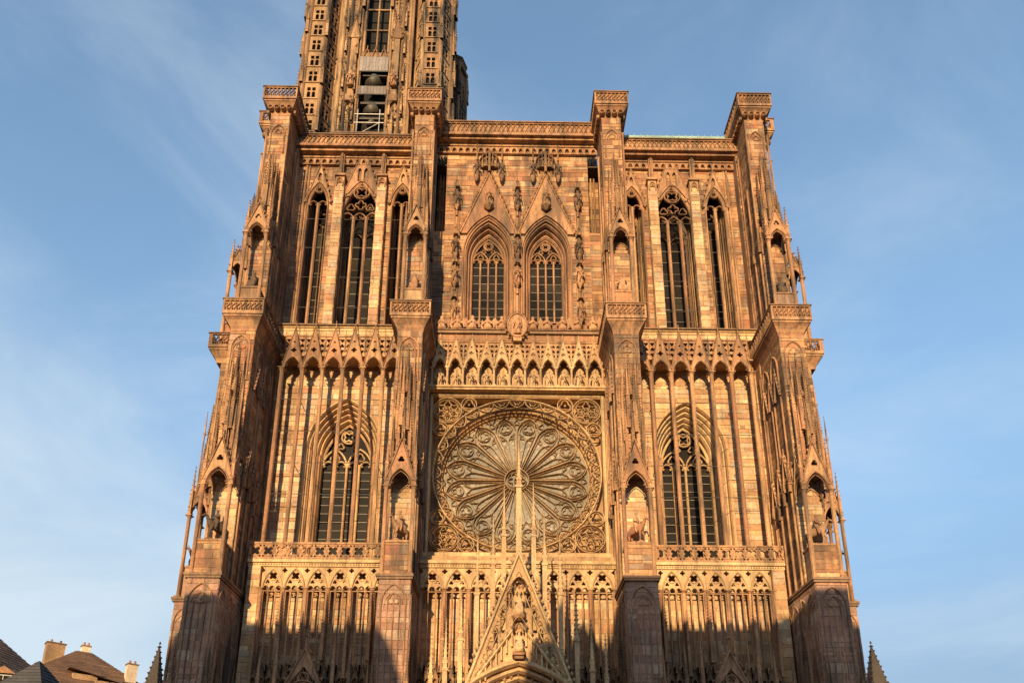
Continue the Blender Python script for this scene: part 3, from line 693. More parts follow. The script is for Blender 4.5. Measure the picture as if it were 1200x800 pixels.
    m = MB(); xx0, xx1 = sorted((sg*9.4, sg*19.9)); m.box(xx0, xx1, -4.3, -1.1, -EYE, 6.5); m.build('portal_body', 'ashlar_red', pg)
    m = MB(); orders(m, gx, 3.6, 1.7, -EYE, 3.2, 5.0, 3.4, -4.5, -3.2, 4, .4); m.build('archivolt', 'carved', pg)
    for i, dx in enumerate((-4.2,-3.0,-1.9,1.9,3.0,4.2)):
        pin_shared(pg, gx+dx, gy+.1, 7.0+(4.5-abs(dx))*.9, .85, 'tall', 'carved')
def cornice(cx, hw, z0, z1, z2, z3, side, y=-1.0, pitch=.62):
    """corbel frieze z0..z1, moulding to z2, latticed parapet z2..z3"""
    x0, x1 = cx-hw, cx+hw
    m = MB(); m.box(x0, x1, -.35, .6, z1+.05, z1+.3); m.box(x0, x1, y+.2, .6, z1+.3, z2-.25); m.box(x0, x1, y-.08, .6, z2-.25, z2)
    m.box(x0, x1, -.10, .0, z0, z1+.05)
    o = cpart(m, 'cornice', 'carved', lab='crowning cornice with latticed parapet over the %s bay' % side)
    n = round(2*hw/pitch); p = 2*hw/n
    for i in range(n):
        inst('frieze_arch', FRI, o, (x0+p*(i+.5), -.32, z0), scale=(p/.62, 1, (z1-z0)/.7))
    b = MB(); b.box(x0, x1, y+.12, y+.3, z2, z3-.12); b.build('parapet', 'carved', o)
    n = round(2*hw/.42); p = 2*hw/n; l = MB(); a, e = z2+.1, z3-.22
    for i in range(n):
        xx = x0+p*i
        l.bar([(xx, a), (xx+p, e)], .07, y+.01, .12); l.bar([(xx, e), (xx+p, a)], .07, y+.02, .12)
        l.nub(xx+p/2, y+.05, (a+e)/2, .08)
    l.box(x0, x1, y-.02, y+.15, z2, a); l.box(x0, x1, y-.02, y+.15, e, z3-.12); l.build('parapet_lattice', 'carved', o)
    c = MB(); c.box(x0, x1, y-.12, y+.4, z3-.12, z3); c.build('coping', 'ledge', o)
def screen(cx, cs, p, side, zb=4.0):
    y = -2.05; x0, x1 = min(cs)-p/2, max(cs)+p/2
    if side == 'central': e0, e1 = -7.2, 7.2
    else: e0, e1 = sorted((math.copysign(9.3, cx), math.copysign(19.7, cx)))
    m = MB(); m.box(e0, e1, y-.18, -1.0, 19.98, 20.22); m.box(e0, e1, y-.05, -1.0, 19.7, 19.98)
    n = int((e1-e0)/.2)
    for i in range(n): m.nub(e0+.1+i*.2, y-.1, 19.85, .065)
    o = cpart(m, 'tracery_screen', 'carved_pale', lab='tracery screen of slender shafts across the %s portal bay' % side)
    for c in cs: inst('screen_arch', SCR, o, (c, y, 18.0), scale=(p/1.62, 1, 1))
    for i in range(len(cs)+1):
        x = x0 + p*i; inst('screen_shaft', SHF, o, (x, y+.1, 0))
        if i % 2 == 0 or side == 'central': pin_shared(o, x, y-.25, 11.2+random.uniform(-.5,.8), .8, 'tall', 'carved')
        else: pin_shared(o, x, y-.3, 12.5, .9, 'tall', 'carved')
    for c in cs:
        for q in (-p/6, p/6): inst('screen_mullion', MUL, o, (c+q, y+.12, 0))
    # small canopied row lower down
    for i in range(int((x1-x0)/.54)):
        x = x0+.27+.54*i
        inst('low_canopy', CAN, o, (x, y-.28, 10.9))
    if side != 'central':
        n = 11; pp = (e1-e0)/n
        b = MB(); b.box(e0, e1, y-.2, y+.05, 20.22, 20.32); b.box(e0, e1, y-.2, y+.05, 21.42, 21.56)
        b = cpart(b, 'balustrade', 'carved', lab='pierced balustrade in front of the %s bay window' % side)
        for i in range(n): inst('balustrade_panel', BAL, b, (e0+pp*(i+.5), y-.15, 20.32), scale=(pp/.9, 1, 1))
        fl = MB(); fl.box(e0, e1, y, 0, 20.1, 20.26); fl.build('walkway', 'ledge', b)

# shared repeated pieces
def _gab(hw, h_arch, h_top, mt):
    m = MB(); inn = hw-.17
    out = [(-hw, -.0), (-hw, .15), (0, h_top), (hw, .15), (hw, 0)] + list(reversed(arch(0, inn, 0, h_arch, 8)))
    m.plate(out, [foil(0, h_arch+(h_top-h_arch)*.22, .24*hw/.8, 4, 20, 0, .5), foil(0, h_arch+(h_top-h_arch)*.5, .11, 3, 12, PI/2)], 0, .2)
    m.bar(arch(0, inn+.02, 0, h_arch+.02, 8), .12, -.06, .2)
    for s in (-1, 1): m.nub(s*inn*.8, .1, h_arch*.36, .15, .1)
    gable(m, 0, hw-.02, .3, h_top, -.08, .22, .1, 6, .075, .62)
    return mesh(m, 'gablet', mt)
GAB = _gab(.81, 1.15, 4.0, 'carved')
GABC = _gab(.64, .95, 2.95, 'carved_pale')
m = MB(); m.plate([(-.31,0),(.31,0),(.31,.7),(-.31,.7)], [open_arch(0,.2,.08,.3,.28,5)], .04, .22); m.bar(open_arch(0,.2,.08,.3,.28,5), .07, 0, .12); m.nub(0,.15,.3,.09)
FRI = mesh(m, 'frieze_arch', 'carved')
def _scr():
    m = MB(); hw = .81; inn = hw-.1
    lf = [open_arch(c, .19, -.15, .0, .22, 4) for c in (-.47, 0, .47)]
    sp = [foil(s*.81, 1.42, .16, 4, 12) for s in ()]
    e = [(hw-abs(a-hw), b) for a, b in foil(hw, 1.42, .2, 4, 24, 0) if a < hw+1e-6]; e = sorted(e, key=lambda q: q[1])
    m.plate([(-hw,-.2),(hw,-.2)] + e + [(hw,1.75),(-hw,1.75)] + [(-a, b) for a, b in reversed(e)], lf + [foil(0,1.0,.33,4,20,PI/4), foil(-.36,.52,.17,3,12,PI/2), foil(.36,.52,.17,3,12,PI/2)], .06, .24)
    m.bar(arch(0, inn, -.05, 1.6, 9), .13, -.06, .2)
    for c in (-.47, 0, .47): m.bar(arch(c, .22, -.02, .27, 4), .06, .02, .12)
    m.bar(ring(0, 1.0, .38, 16), .06, .0, .12, True)
    return mesh(m, 'screen_arch', 'carved_pale')
SCR = _scr()
m = MB(); colonnette(m, 0, 0, 2, 18.05, .16); m.tube((.16,.05,2),(.16,.05,18),.05,n=6); m.tube((-.16,.05,2),(-.16,.05,18),.05,n=6); SHF = mesh(m, 'screen_shaft', 'carved')
m = MB(); colonnette(m, 0, 0, 2, 17.95, .07, 6); MUL = mesh(m, 'screen_mullion', 'carved')
m = MB(); m.plate([(-.27,0),(-.27,.25),(0,1.15),(.27,.25),(.27,0)] + list(reversed(arch(0,.19,0,.4,5))), [], 0, .3); gable(m, 0, .26, .25, 1.2, -.06, .2, .07, 4, .07, .2)
for s in (-1, 1): m.box(s*.27-.04, s*.27+.04, -.02, .3, -1.2, 1.3)
m.box(-.27,.27,.25,.3,-.1,.9); CAN = mesh(m, 'low_canopy', 'carved_dark')
m = MB(); m.plate([(-.45,0),(.45,0),(.45,1.1),(-.45,1.1)], [foil(0,.55,.38,4,24,PI/4,.5), foil(-.33,.14,.09,3,9), foil(.33,.14,.09,3,9), foil(-.33,.96,.09,3,9), foil(.33,.96,.09,3,9)], 0, .16)
m.bar(ring(0,.55,.42,16), .06, -.03, .1, True); BAL = mesh(m, 'balustrade_panel', 'carved')
bay(-1); bay(1)

# ---- central bay
w = MB(); w.plate([(-7.3,-EYE),(7.3,-EYE),(7.3,20.6),(-7.3,20.6)], [], -1.1, 0); o = cpart(w, 'lower_wall', 'ashlar_pale', lab='wall behind the tracery screen of the central bay')
m = MB(); front_stones(m, courses(-7.3, 7.3, 4, 20.2, ch=.46, lmin=.6, lmax=1.3), -1.1); m.build('coursed_stone', 'ashlar_pale', o, stuff=True)
screen(0, [-6.2125+1.775*i for i in range(8)], 1.775, 'central')
m = MB(); m.box(-7.3,7.3,-1.7,0,20.22,20.5); m.box(-7.3,7.3,-1.35,0,20.5,20.95); m.box(-7.3,7.3,-.75,0,20.95,21.5)
cpart(m, 'sill_course', 'carved_pale')

# rose window
RZ = 28.75
m = MB(); m.plate([(-7.35,21.3),(7.35,21.3),(7.35,36.2),(-7.35,36.2)], [[(-6.9,21.85),(-6.9,35.65),(6.9,35.65),(6.9,21.85)]], -.05, .8)
m.bar([(-7.05,21.6),(-7.05,35.85),(7.05,35.85),(7.05,21.6)], .28, -.22, .3, True)
rose = cpart(m, 'rose_window', 'carved_pale', lab='great round rose window in its square frame')
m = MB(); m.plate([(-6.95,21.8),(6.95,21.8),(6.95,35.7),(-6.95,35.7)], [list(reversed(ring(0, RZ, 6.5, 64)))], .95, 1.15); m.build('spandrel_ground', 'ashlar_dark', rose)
m = MB()
m.bar(ring(0, RZ, 6.74, 96), .15, -.12, .34, True)
m.build('outer_ring', 'carved_pale', rose)
m = MB()
for r, y in ((6.3,.95),(6.1,1.12),(5.92,1.28)): m.bar(ring(0, RZ, r, 96), .13, y, .3, True)
m.build('inner_ring', 'carved_pale', rose)
# splayed surface
m = MB(); n = 96
for k in range(n):
    a, b = 2*PI*k/n, 2*PI*(k+1)/n
    m.add([(6.6*math.cos(a),.9,RZ+6.6*math.sin(a)),(6.6*math.cos(b),.9,RZ+6.6*math.sin(b)),(5.85*math.cos(b),1.6,RZ+5.85*math.sin(b)),(5.85*math.cos(a),1.6,RZ+5.85*math.sin(a))],[(0,1,2,3)])
m.build('splay', 'carved_pale', rose)
NR = 32
for k in range(NR):                       # ring of hanging cusped arches
    a = 2*PI*k/NR; c, s = math.cos(a), math.sin(a)
    if k == 0:
        m = MB(); hw = 6.6*PI/NR
        m.bar([(6.62,-hw),(6.35,-hw*.75),(6.12,-hw*.28),(6.05,0),(6.12,hw*.28),(6.35,hw*.75),(6.62,hw)], .085, -.05, .2)
        m.bar([(6.55,-hw*.4),(6.3,-hw*.15),(6.42,0),(6.3,hw*.15),(6.55,hw*.4)], .06, -.02, .12)
        m.add([(6.06,-.03,-.025),(6.06,-.03,.025),(5.9,1.4,.025),(5.9,1.4,-.025),(6.12,-.03,-.025),(6.12,-.03,.025),(5.96,1.4,.025),(5.96,1.4,-.025)],[(0,1,2,3),(4,7,6,5),(0,3,7,4),(1,5,6,2),(0,4,5,1),(2,6,7,3)])
        ARC = mesh(m, 'ring_arch', 'rose_stone')
    q = inst('ring_arch', ARC, rose, (0, 0, RZ)); q.rotation_euler.y = -a
m = MB(); m.plate(ring(0, 0, 5.95, 64), [], 1.36, 1.45); gl = m.build('rose_glass', 'rose_glass', rose, (0,0,RZ))
m = MB()
for i in range(900):                      # leaded pieces, each catching the light its own way
    r = 5.7*math.sqrt(random.random()); a = random.random()*2*PI; x, z = r*math.cos(a), r*math.sin(a); s_ = random.uniform(.06,.17); d = random.uniform(.005,.035)
    m.add([(x-s_,1.355-d,z-s_),(x+s_,1.355,z-s_),(x+s_,1.355-d*.5,z+s_),(x-s_,1.355,z+s_)],[(0,1,2,3)])
m.build('leaded_panes', 'rose_glass', rose, (0,0,RZ), stuff=True)
def petal():
    m = MB(); w_ = .098
    # petal along +x from hub to rim, width grows linearly, ends in a pointed round head
    a = PI/16
    e0, e1 = .95, 4.55
    def half(r): return r*math.tan(a)*.97
    side = [(e0, half(e0)), (e1, half(e1))]
    hd = half(e1); n = 7; head = []
    h = 5.85 - e1; c = (h*h-hd*hd)/(2*hd); r = hd + c; a1 = math.atan2(h, c)
    for i in range(n+1): t = a1*i/n; head.append((e1 + r*math.sin(t), (r*math.cos(t) - c)))
    up = side + head[1:]; dn = [(x, -z) for x, z in reversed(up[:-1])]
    m.bar(up + dn, .085, 1.06, .28)
    ins = [(e0+.3, half(e0)*.55), (e1-.1, hd*.74)] + [(x*.97+.02, z*.76) for x, z in head[1:]]
    m.bar(ins + [(x, -z) for x, z in reversed(ins[:-1])], .045, 1.17, .2)
    m.bar([(e0, 0), (3.75, 0)], .065, 1.1, .26)
    for s in (-1, 1): m.bar([(3.35, 0), (3.8, s*.06), (4.15, s*hd*.38), (4.35, s*hd*.78)], .05, 1.14, .22)
    for s in (-1, 1): m.bar(foil(4.05, s*hd*.42, .2, 3, 12), .04, 1.2, .16, True)
    m.bar(ring(4.92, 0, .52, 16), .05, 1.14, .22, True); m.bar(foil(4.92, 0, .42, 3, 18, 0, .5), .045, 1.17, .2, True)
    for s in (-1, 1): m.bar(ring(5.4, s*.6, .15, 8), .04, 1.2, .16, True)
    return mesh(m, 'petal', 'rose_stone')
PET = petal()
for k in range(16):
    q = inst('petal', PET, rose, (0, 0, RZ)); q.rotation_euler.y = PI/16 + k*PI/8
for k in range(16):
    a = k*PI/8; m = MB(); m.bar(foil(5.45*math.cos(a), RZ+5.45*math.sin(a), .27, 3, 12, a), .05, 1.15, .2, True); m.build('rim_trefoil', 'rose_stone', rose)
m = MB(); m.bar(ring(0, RZ, .98, 24), .11, .98, .36, True); m.bar(ring(0, RZ, .78, 20), .05, 1.1, .2, True); m.bar(foil(0, RZ, .7, 6, 36), .06, 1.1, .2, True); m.bar(ring(0,RZ,.22,10), .06, 1.1, .2, True)
m.build('hub', 'rose_stone', rose)
for sx in (-1, 1):
    for sz in (-1, 1):
        for dx, dz, r, k in ((5.7, 5.7, 1.16, 5), (3.95, 6.25, .62, 3), (6.25, 3.95, .62, 3)):
            m = MB(); x, z = sx*dx, RZ+sz*dz
            m.bar(ring(x, z, r, 24), .1, -.1, .3, True)
            if k == 5:
                m.bar(ring(x, z, r*.86, 20), .06, -.03, .2, True)
                for i in range(6): a = PI/2+i*PI/3; m.bar(foil(x+r*.52*math.cos(a), z+r*.52*math.sin(a), r*.29, 3, 12, a), .07, .0, .2, True)
                m.bar(foil(x, z, r*.26, 6, 12), .07, -.02, .2, True)
            else:
                m.bar(foil(x, z, r*.8, k, 18, PI/2), .09, -.04, .2, True); m.nub(x, 0, z, .12)
            m.build('corner_roundel', 'carved_pale', rose)

# gallery of statues
SX = [-6.4+1.28*i for i in range(11)]
m = MB(); m.box(-7.35,7.35,-.75,0,35.95,36.12); m.box(-7.35,7.35,-.85,0,36.12,36.28)
gal = cpart(m, 'statue_gallery', 'carved_pale', lab='row of gabled niches above the rose window')
m = MB(); m.box(-7.35,7.35,0,.6,36.2,41.7); m.build('gallery_back', 'ashlar', gal)
m = MB(); m.box(-7.2,7.2,-.5,0,39.0,40.7); m.build('gallery_vault', 'carved', gal)
for i in range(12): col_shared(gal, -7.04+1.28*i, -.66, 36.28, 38.0, .095, 'carved_pale', 'gallery_colonnette'); pin_shared(gal, -7.04+1.28*i, -.75, 38.6, .5, 'thin', 'carved_pale')
for x in SX:
    inst('gablet', GABC, gal, (x, -.82, 37.95), scale=(1,1,random.uniform(.95,1.04))).rotation_euler.y = random.gauss(0,.008)
    pm = MB(); pm.plate([(x-.64,39.0),(x+.64,39.0),(x+.64,40.5),(x-.64,40.5)], [foil(x+dx, 39.2+dz, .15, 3, 12, PI/2) for dx in (-.46,-.16,.16,.46) for dz in (.0,.45,.95)], -.72, -.6); pm.box(x-.64,x+.64,-.8,-.55,40.5,40.62); pm.build('tracery_panel', 'carved', gal)
m = MB(); m.box(-7.4,7.4,-.95,0,41.3,41.55); m.box(-7.4,7.4,-1.05,-.0,41.55,41.62); m.build('ledge', 'ledge', gal)
m = MB(); m.box(-7.4,7.4,-.75,0,40.7,41.3); m.build('gallery_band', 'carved', gal)

# upper central wall, two windows
CW = (-2.58, 2.58); hwO = 2.25
cz, ch_ = 50.6, 4.0
hole = [list(reversed([(c-hwO+.25,43.2)] + arch(c, hwO-.25, cz, ch_-.3, 12) + [(c+hwO-.25,43.2)])) for c in CW]
w = MB(); w.plate([(-6.5,41.6),(6.5,41.6),(6.5,63.5),(-6.5,63.5)], hole, 0, .8)
cw = cpart(w, 'upper_wall', 'ashlar', lab='upper central wall above the rose window')
r = courses(-6.5, 6.5, 41.7, 62.3, holes=[(lambda c: (lambda z: arch_hw(c, hwO-.1, cz, ch_-.1)(z) if z > 43.3 else None))(c) for c in CW], ch=.4, lmin=.5, lmax=1.3)
m = MB(); front_stones(m, r, 0); m.build('coursed_stone', 'ashlar', cw, stuff=True)
for s in (-1, 1):                           # lower, wider part of the wall that closes on the buttresses, and the dark slot above it
    a, b = sorted((s*6.5, s*7.45)); m = MB(); m.box(a, b, .05, .8, 41.6, 53.0); front_stones(m, courses(a, b, 41.7, 53.0, ch=.4, lmin=.4, lmax=.9), .05); m.build('flank_wall', 'ashlar', cw)
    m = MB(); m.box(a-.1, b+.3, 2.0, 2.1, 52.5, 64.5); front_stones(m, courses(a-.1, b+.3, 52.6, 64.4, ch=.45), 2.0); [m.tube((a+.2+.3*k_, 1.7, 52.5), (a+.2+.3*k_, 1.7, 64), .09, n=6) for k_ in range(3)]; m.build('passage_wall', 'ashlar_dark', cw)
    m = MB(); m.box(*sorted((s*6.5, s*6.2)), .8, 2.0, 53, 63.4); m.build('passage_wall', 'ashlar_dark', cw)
for c in CW:
    lab = 'left' if c < 0 else 'right'
    m = MB(); orders(m, c, hwO-.05, 1.5, 43.3, cz, ch_-.05, 2.75, -.14, .75, 4, .24); m.box(c-2, c+2, .0, .85, 42.9, 43.3); j = m.build('window_reveal', 'carved', cw)
    bk = MB(); bk.plate([(c-2.3,42.9),(c+2.3,42.9),(c+2.3,55),(c-2.3,55)], [list(reversed(open_arch(c, 1.42, 43.4, cz, 2.6, 12)))], .82, 1.0); bk.build('window_reveal', 'carved', cw)
    window(cw, c, 1.42, 43.4, cz-.1, 2.65, .95, 4, 8, 'carved', .17, .28, '%s of the two arched windows above the rose' % lab)
    # gable with a plain field
    m = MB(); z0g, z1g = 52.6, 59.4
    inner = [q for q in reversed(arch(c, hwO+.1, cz, ch_+.12, 12)) if q[1] >= z0g]
    m.plate([(c-2.42, z0g), (c, z1g-.1), (c+2.42, z0g)] + inner, [], -.2, -.03)
    gable(m, c, 2.5, z0g, z1g, -.34, .34, .18, 12, .2, .5); crocket_edge(m, (c-2.6,z0g+.3), (c-.15,z1g+.3), -.3, 12, .1); crocket_edge(m, (c+2.6,z0g+.3), (c+.15,z1g+.3), -.3, 12, .1); m.build('window_gable', 'carved', cw)
    m = MB(); m.lathe([(.08,55.0),(.45,55.35),(.5,55.55),(.42,55.6)], c, -.45, 8); m.build('corbel', 'carved', cw)
    m = MB(); m.bar(arch(c, .95, 60.4, 1.3, 8), .12, -.5, .3); m.box(c-.1, c+.1, -.5, -.1, 59.5, 61.9); m.nub(c, -.35, 61.9, .28, .35)
    m.bar(foil(c, 60.9, .42, 4, 20, 0), .07, -.4, .2, True); m.box(c-.75, c+.75, -.42, -.1, 60.15, 60.3); [m.nub(c+q_*.22, -.42, 60.42+.0*q_, .12, .2) for q_ in range(-4,5)]
    m.build('canopy_crown', 'carved_dark', cw)
    for dx_ in (-.62, -.3, 0, .3, .62): pin_shared(cw, c+dx_, -.5, 60.2-abs(dx_)*.6, .5, 'thin', 'carved_dark', sz=.5)
    for s in (-1, 1):
        pin_shared(cw, c+s*1.15, -.42, 60.8, .62, 'thin', 'carved_dark'); m = MB(); m.lathe([(.05,58.3),(.2,58.6),(.24,58.9),(.1,58.95)], c+s*1.15, -.42, 8); m.build('statue_corbel', 'carved_dark', cw)
cornice(0, 7.38, 61.85, 62.6, 63.35, 64.75, 'central')

# buttress flanks: the main body behind and the roof
m = MB(); m.box(-20.2,-9.0,.8,19,-EYE,40.5); m.box(-9.0,9.0,1.6,19,-EYE,20); m.box(9.0,20.2,2.4,19,-EYE,40.5)
body = MB(); body.box(-20.4,-8.9,2.4,19,-EYE,61.5); body.box(-8.9,8.9,3.6,19,-EYE,62.8); body.box(8.9,20.4,2.4,19,-EYE,61.5)
body.box(-20.3,-19.9,0.02,2.4,-EYE,62); body.box(19.9,20.3,0.02,2.4,-EYE,62)
bo = cpart(body, 'main_body', 'ashlar_dark', lab='plain masonry body behind the front')
for s in (-1, 1):
    m = MB(); side_stones(m, courses(2.4, 19, 0, 61.5, ch=.6, lmin=.9, lmax=1.8), s*20.4, s); m.build('coursed_stone', 'ashlar_dark', bo, stuff=True)
m = MB(); m.box(-20.4,20.4,.7,19,61.5,61.7); m.build('platform', 'paving', bo)
m = MB(); m.add([(9.7,-.55,62.9),(19.3,-.55,62.9),(19.3,-.5,64.0),(9.7,-.5,64.0),(9.7,6,66.5),(19.3,6,66.5),(19.3,6,62.9),(9.7,6,62.9)],[(0,1,2,3),(3,2,5,4),(4,5,6,7),(0,3,4,7),(1,6,5,2)])
for k_ in range(17): m.box(9.7+.6*k_-.03, 9.7+.6*k_+.03, -.58, -.5, 62.9, 64.05)
cpart(m, 'roof', 'copper', lab='pale green copper roof edge over the right bay')
# ---- central portal gable
GY = -6.9
m = MB(); ap = 18.7; hb = 5.9; zb = 2.6
out = [(-hb, zb), (0, ap-.15), (hb, zb)]
lanc = []
def gx(z): return (ap-z)/(ap-zb)*hb
for x, z, h in ((.62,14.9,1.1),(1.02,13.2,1.6),(1.42,12.3,1.1),(1.85,11.35,.8),(2.35,10.25,.6),(2.8,9.3,.45)):
    for s in (-1, 1): lanc.append(open_arch(s*x, .16, z, z+h*.75, .35, 4))
cut = [q for q in reversed(arch(0, 6.5, 3.0, 8.1, 22)) if abs(q[0]) < gx(q[1])-.12 and q[1] > zb]
c0 = cut[0]; cut = [(c0[0]+.02, zb)] + cut + [(-c0[0]-.02, zb)]
m.plate(out + cut, lanc, GY+.1, GY+.4)
gable(m, 0, hb+.1, zb, ap, GY-.12, .5, .3, 40, .12, 0)
m.bar([(-3.4, 9.2), (0, 13.9), (3.4, 9.2)], .22, GY-.25, .4)
for i in range(9):
    for s in (-1, 1):
        x = .45+.33*i; z = 13.35-i*.455
        m.box(s*x-.05, s*x+.05, GY-.15, GY+.1, z-1.1, z); m.nub(s*x, GY-.3, z+.25, .13, .2)
for x, z in ((0,17.2),(.22,16.75),(-.22,16.75)): m.bar(foil(x, z, .2, 3, 12, PI/2), .07, GY, .12, True)
for i in range(22):                          # band of small foils inside the sloping edges
    z = 16.6-i*.55; x = gx(z)-.42
    for s in (-1, 1): m.bar(foil(s*x, z, .17, 3, 9, PI/2), .06, GY-.02, .14, True)
for s in (-1, 1): m.bar([(s*(gx(z_)-.68), z_) for z_ in (16.4, 4)], .07, GY-.02, .14)
for x, z, h in ((.62,14.9,1.1),(1.02,13.2,1.6),(1.42,12.3,1.1),(1.85,11.35,.8),(2.35,10.25,.6)):
    for s in (-1, 1): m.bar(open_arch(s*x, .21, z, z+h*.75, .42, 4), .06, GY, .12); m.bar([(s*x-.2,z+h*.75+.35),(s*x,z+h*.75+.75),(s*x+.2,z+h*.75+.35)], .06, GY, .12)
pg = cpart(m, 'portal_gable', 'carved_pale', lab='tall pierced gable over the central portal')
m = MB(); orders(m, 0, 6.5, 3.6, -EYE, 3.0, 8.25, 5.6, GY-.35, GY+1.8, 7, .42); m.build('archivolt', 'carved_pale', pg)
m = MB()
for k in range(5):                          # carved figures packed along the archivolt orders
    hw_, h_ = 6.2-.42*k, 7.9-.38*k; pts = arch(0, hw_, 3.0, h_, 22)
    for i, (x, z) in enumerate(pts):
        if z > 5 and k % 2: m.nub(x+random.uniform(-.04,.04), GY+.05+.3*k, z-.05, random.uniform(.08,.14), random.uniform(.12,.24)); m.nub(x+.05, GY+.02+.3*k, z+.16, .07)
m.build('archivolt_figures', 'carved', pg, stuff=True)
m = MB(); m.box(-7.1,7.1,GY+2.2,-1.1,-EYE,8.6); m.build('portal_body', 'ashlar_red', pg)
m = MB(); m.lathe([(.15,13.85),(.42,14.0),(.5,14.15),(.46,14.2)], 0, GY-.35, 8); m.build('statue_corbel', 'carved', pg)
m = MB(); m.box(-.42,.42,GY-.85,GY,11.5,11.7); m.box(-.3,.3,GY-.7,GY,11.3,11.5); m.build('statue_corbel', 'carved', pg)
for zc, w_ in ((16.15,.5),(13.45,.42)):
    m = MB(); m.bar(arch(0, w_, zc-.1, .7, 6), .1, GY-.75, .6)
    for i in range(5): m.nub(-w_+w_*.5*i, GY-.7, zc-.1, .1, .2)
    m.build('statue_canopy', 'carved', pg)
# needle pinnacles
def needle(x, y, z0, z1, zt, w):
    m = MB(); h = w/2; zs_ = zt-(zt-z0)*.36
    m.box(-h,h,-h,h,0,zs_-z0); m.box(-h*1.35,h*1.35,-h*1.35,h*1.35,zs_-z0-.12,zs_-z0)
    pin(m, 0, 0, zs_-z0, w*.85, w*1.5, zt-zs_-w*1.5, 8); return m.build('needle_pinnacle', 'carved_pale', pg, (x, y, z0))
for x, z0, zt in ((.0,18.4,27.0),(-1.0,13.5,24.0),(1.0,13.5,24.0),(-1.72,11.5,21.9),(1.72,11.5,21.9),(-2.75,8.8,20.1),(2.75,8.8,20.1),(-3.75,7,16.2),(3.75,7,16.2),(-4.7,5,14.2),(4.7,5,14.2),(-5.6,4,13.2),(5.6,4,13.2)):
    needle(x, GY+.55, z0, 0, zt, .3 if x else .36)

# ------------------------------------------------------------------ statues
def robed(h=1.8, arms='pray', seed=0):
    rnd = random.Random(seed); m = MB(); k = h/1.8
    prof = [(.29,0),(.27,.06),(.235,.3),(.225,.65),(.18,.95),(.19,1.15),(.235,1.33),(.215,1.41),(.09,1.45),(.075,1.5),(.105,1.56),(.132,1.65),(.125,1.74),(.09,1.81),(.02,1.84)]
    m.lathe([(r, z) for r, z in prof], 0, 0, 20, 1.05, .8, .15, 5+seed % 2)
    m.tube((-.2,-.2,1.3),(.16,-.26,.55),.05,.07,6); m.tube((.14,-.22,1.1),(-.1,-.27,.35),.04,.06,6); m.tube((-.08,-.25,.7),(-.12,-.27,.05),.05,.06,6)
    m.nub(0, -.10, 1.655, .03, .04)                        # nose
    m.lathe([(.13,1.60),(.14,1.70),(.12,1.80),(.05,1.85)], 0, .03, 10, 1, .9)   # hair
    for s in (-1, 1):
        e = Vector((s*.34, -.1, 1.05)); sh = Vector((s*.22, 0, 1.36))
        hd = {'pray': Vector((s*.05, -.26, 1.2)), 'book': Vector((s*.1, -.26, 1.02+.1*s)), 'raise': Vector((s*.26, -.26, 1.28 if s > 0 else .95))}[arms]
        m.tube(sh, e, .075, .06, 8); m.tube(e, hd, .062, .04, 8); m.nub(hd.x, hd.y, hd.z, .05, .07)
        m.tube(e+Vector((0,.02,.02)), e+Vector((s*.01,-.02,-.4)), .07, .03, 6)      # hanging sleeve
    if arms == 'book': m.box(-.1,.1,-.31,-.25,.98,1.22)
    if arms == 'raise': m.tube((.27,-.28,.3),(.27,-.28,1.75),.018,n=5)
    if k != 1: m.v = [(a*k, b*k, c*k) for a, b, c in m.v]
    return m
def skin(name, pts, edges, root=0, sub=1):
    me = bpy.data.meshes.new(name); me.from_pydata([p[0] for p in pts], edges, [])
    o = bpy.data.objects.new(name, me); C.objects.link(o)
    md = o.modifiers.new('s', 'SKIN'); md.use_smooth_shade = True
    for i, p in enumerate(pts):
        r = p[1] if isinstance(p[1], tuple) else (p[1], p[1]); me.skin_vertices[0].data[i].radius = r
        me.skin_vertices[0].data[i].use_root = (i == root)
    s = o.modifiers.new('d', 'SUBSURF'); s.levels = sub; s.render_levels = sub
    dg = bpy.context.evaluated_depsgraph_get(); ev = o.evaluated_get(dg)
    r = bpy.data.meshes.new_from_object(ev); bpy.data.objects.remove(o)
    vs = [tuple(v.co) for v in r.vertices]; fs = [tuple(p.vertices) for p in r.polygons]
    return vs, fs
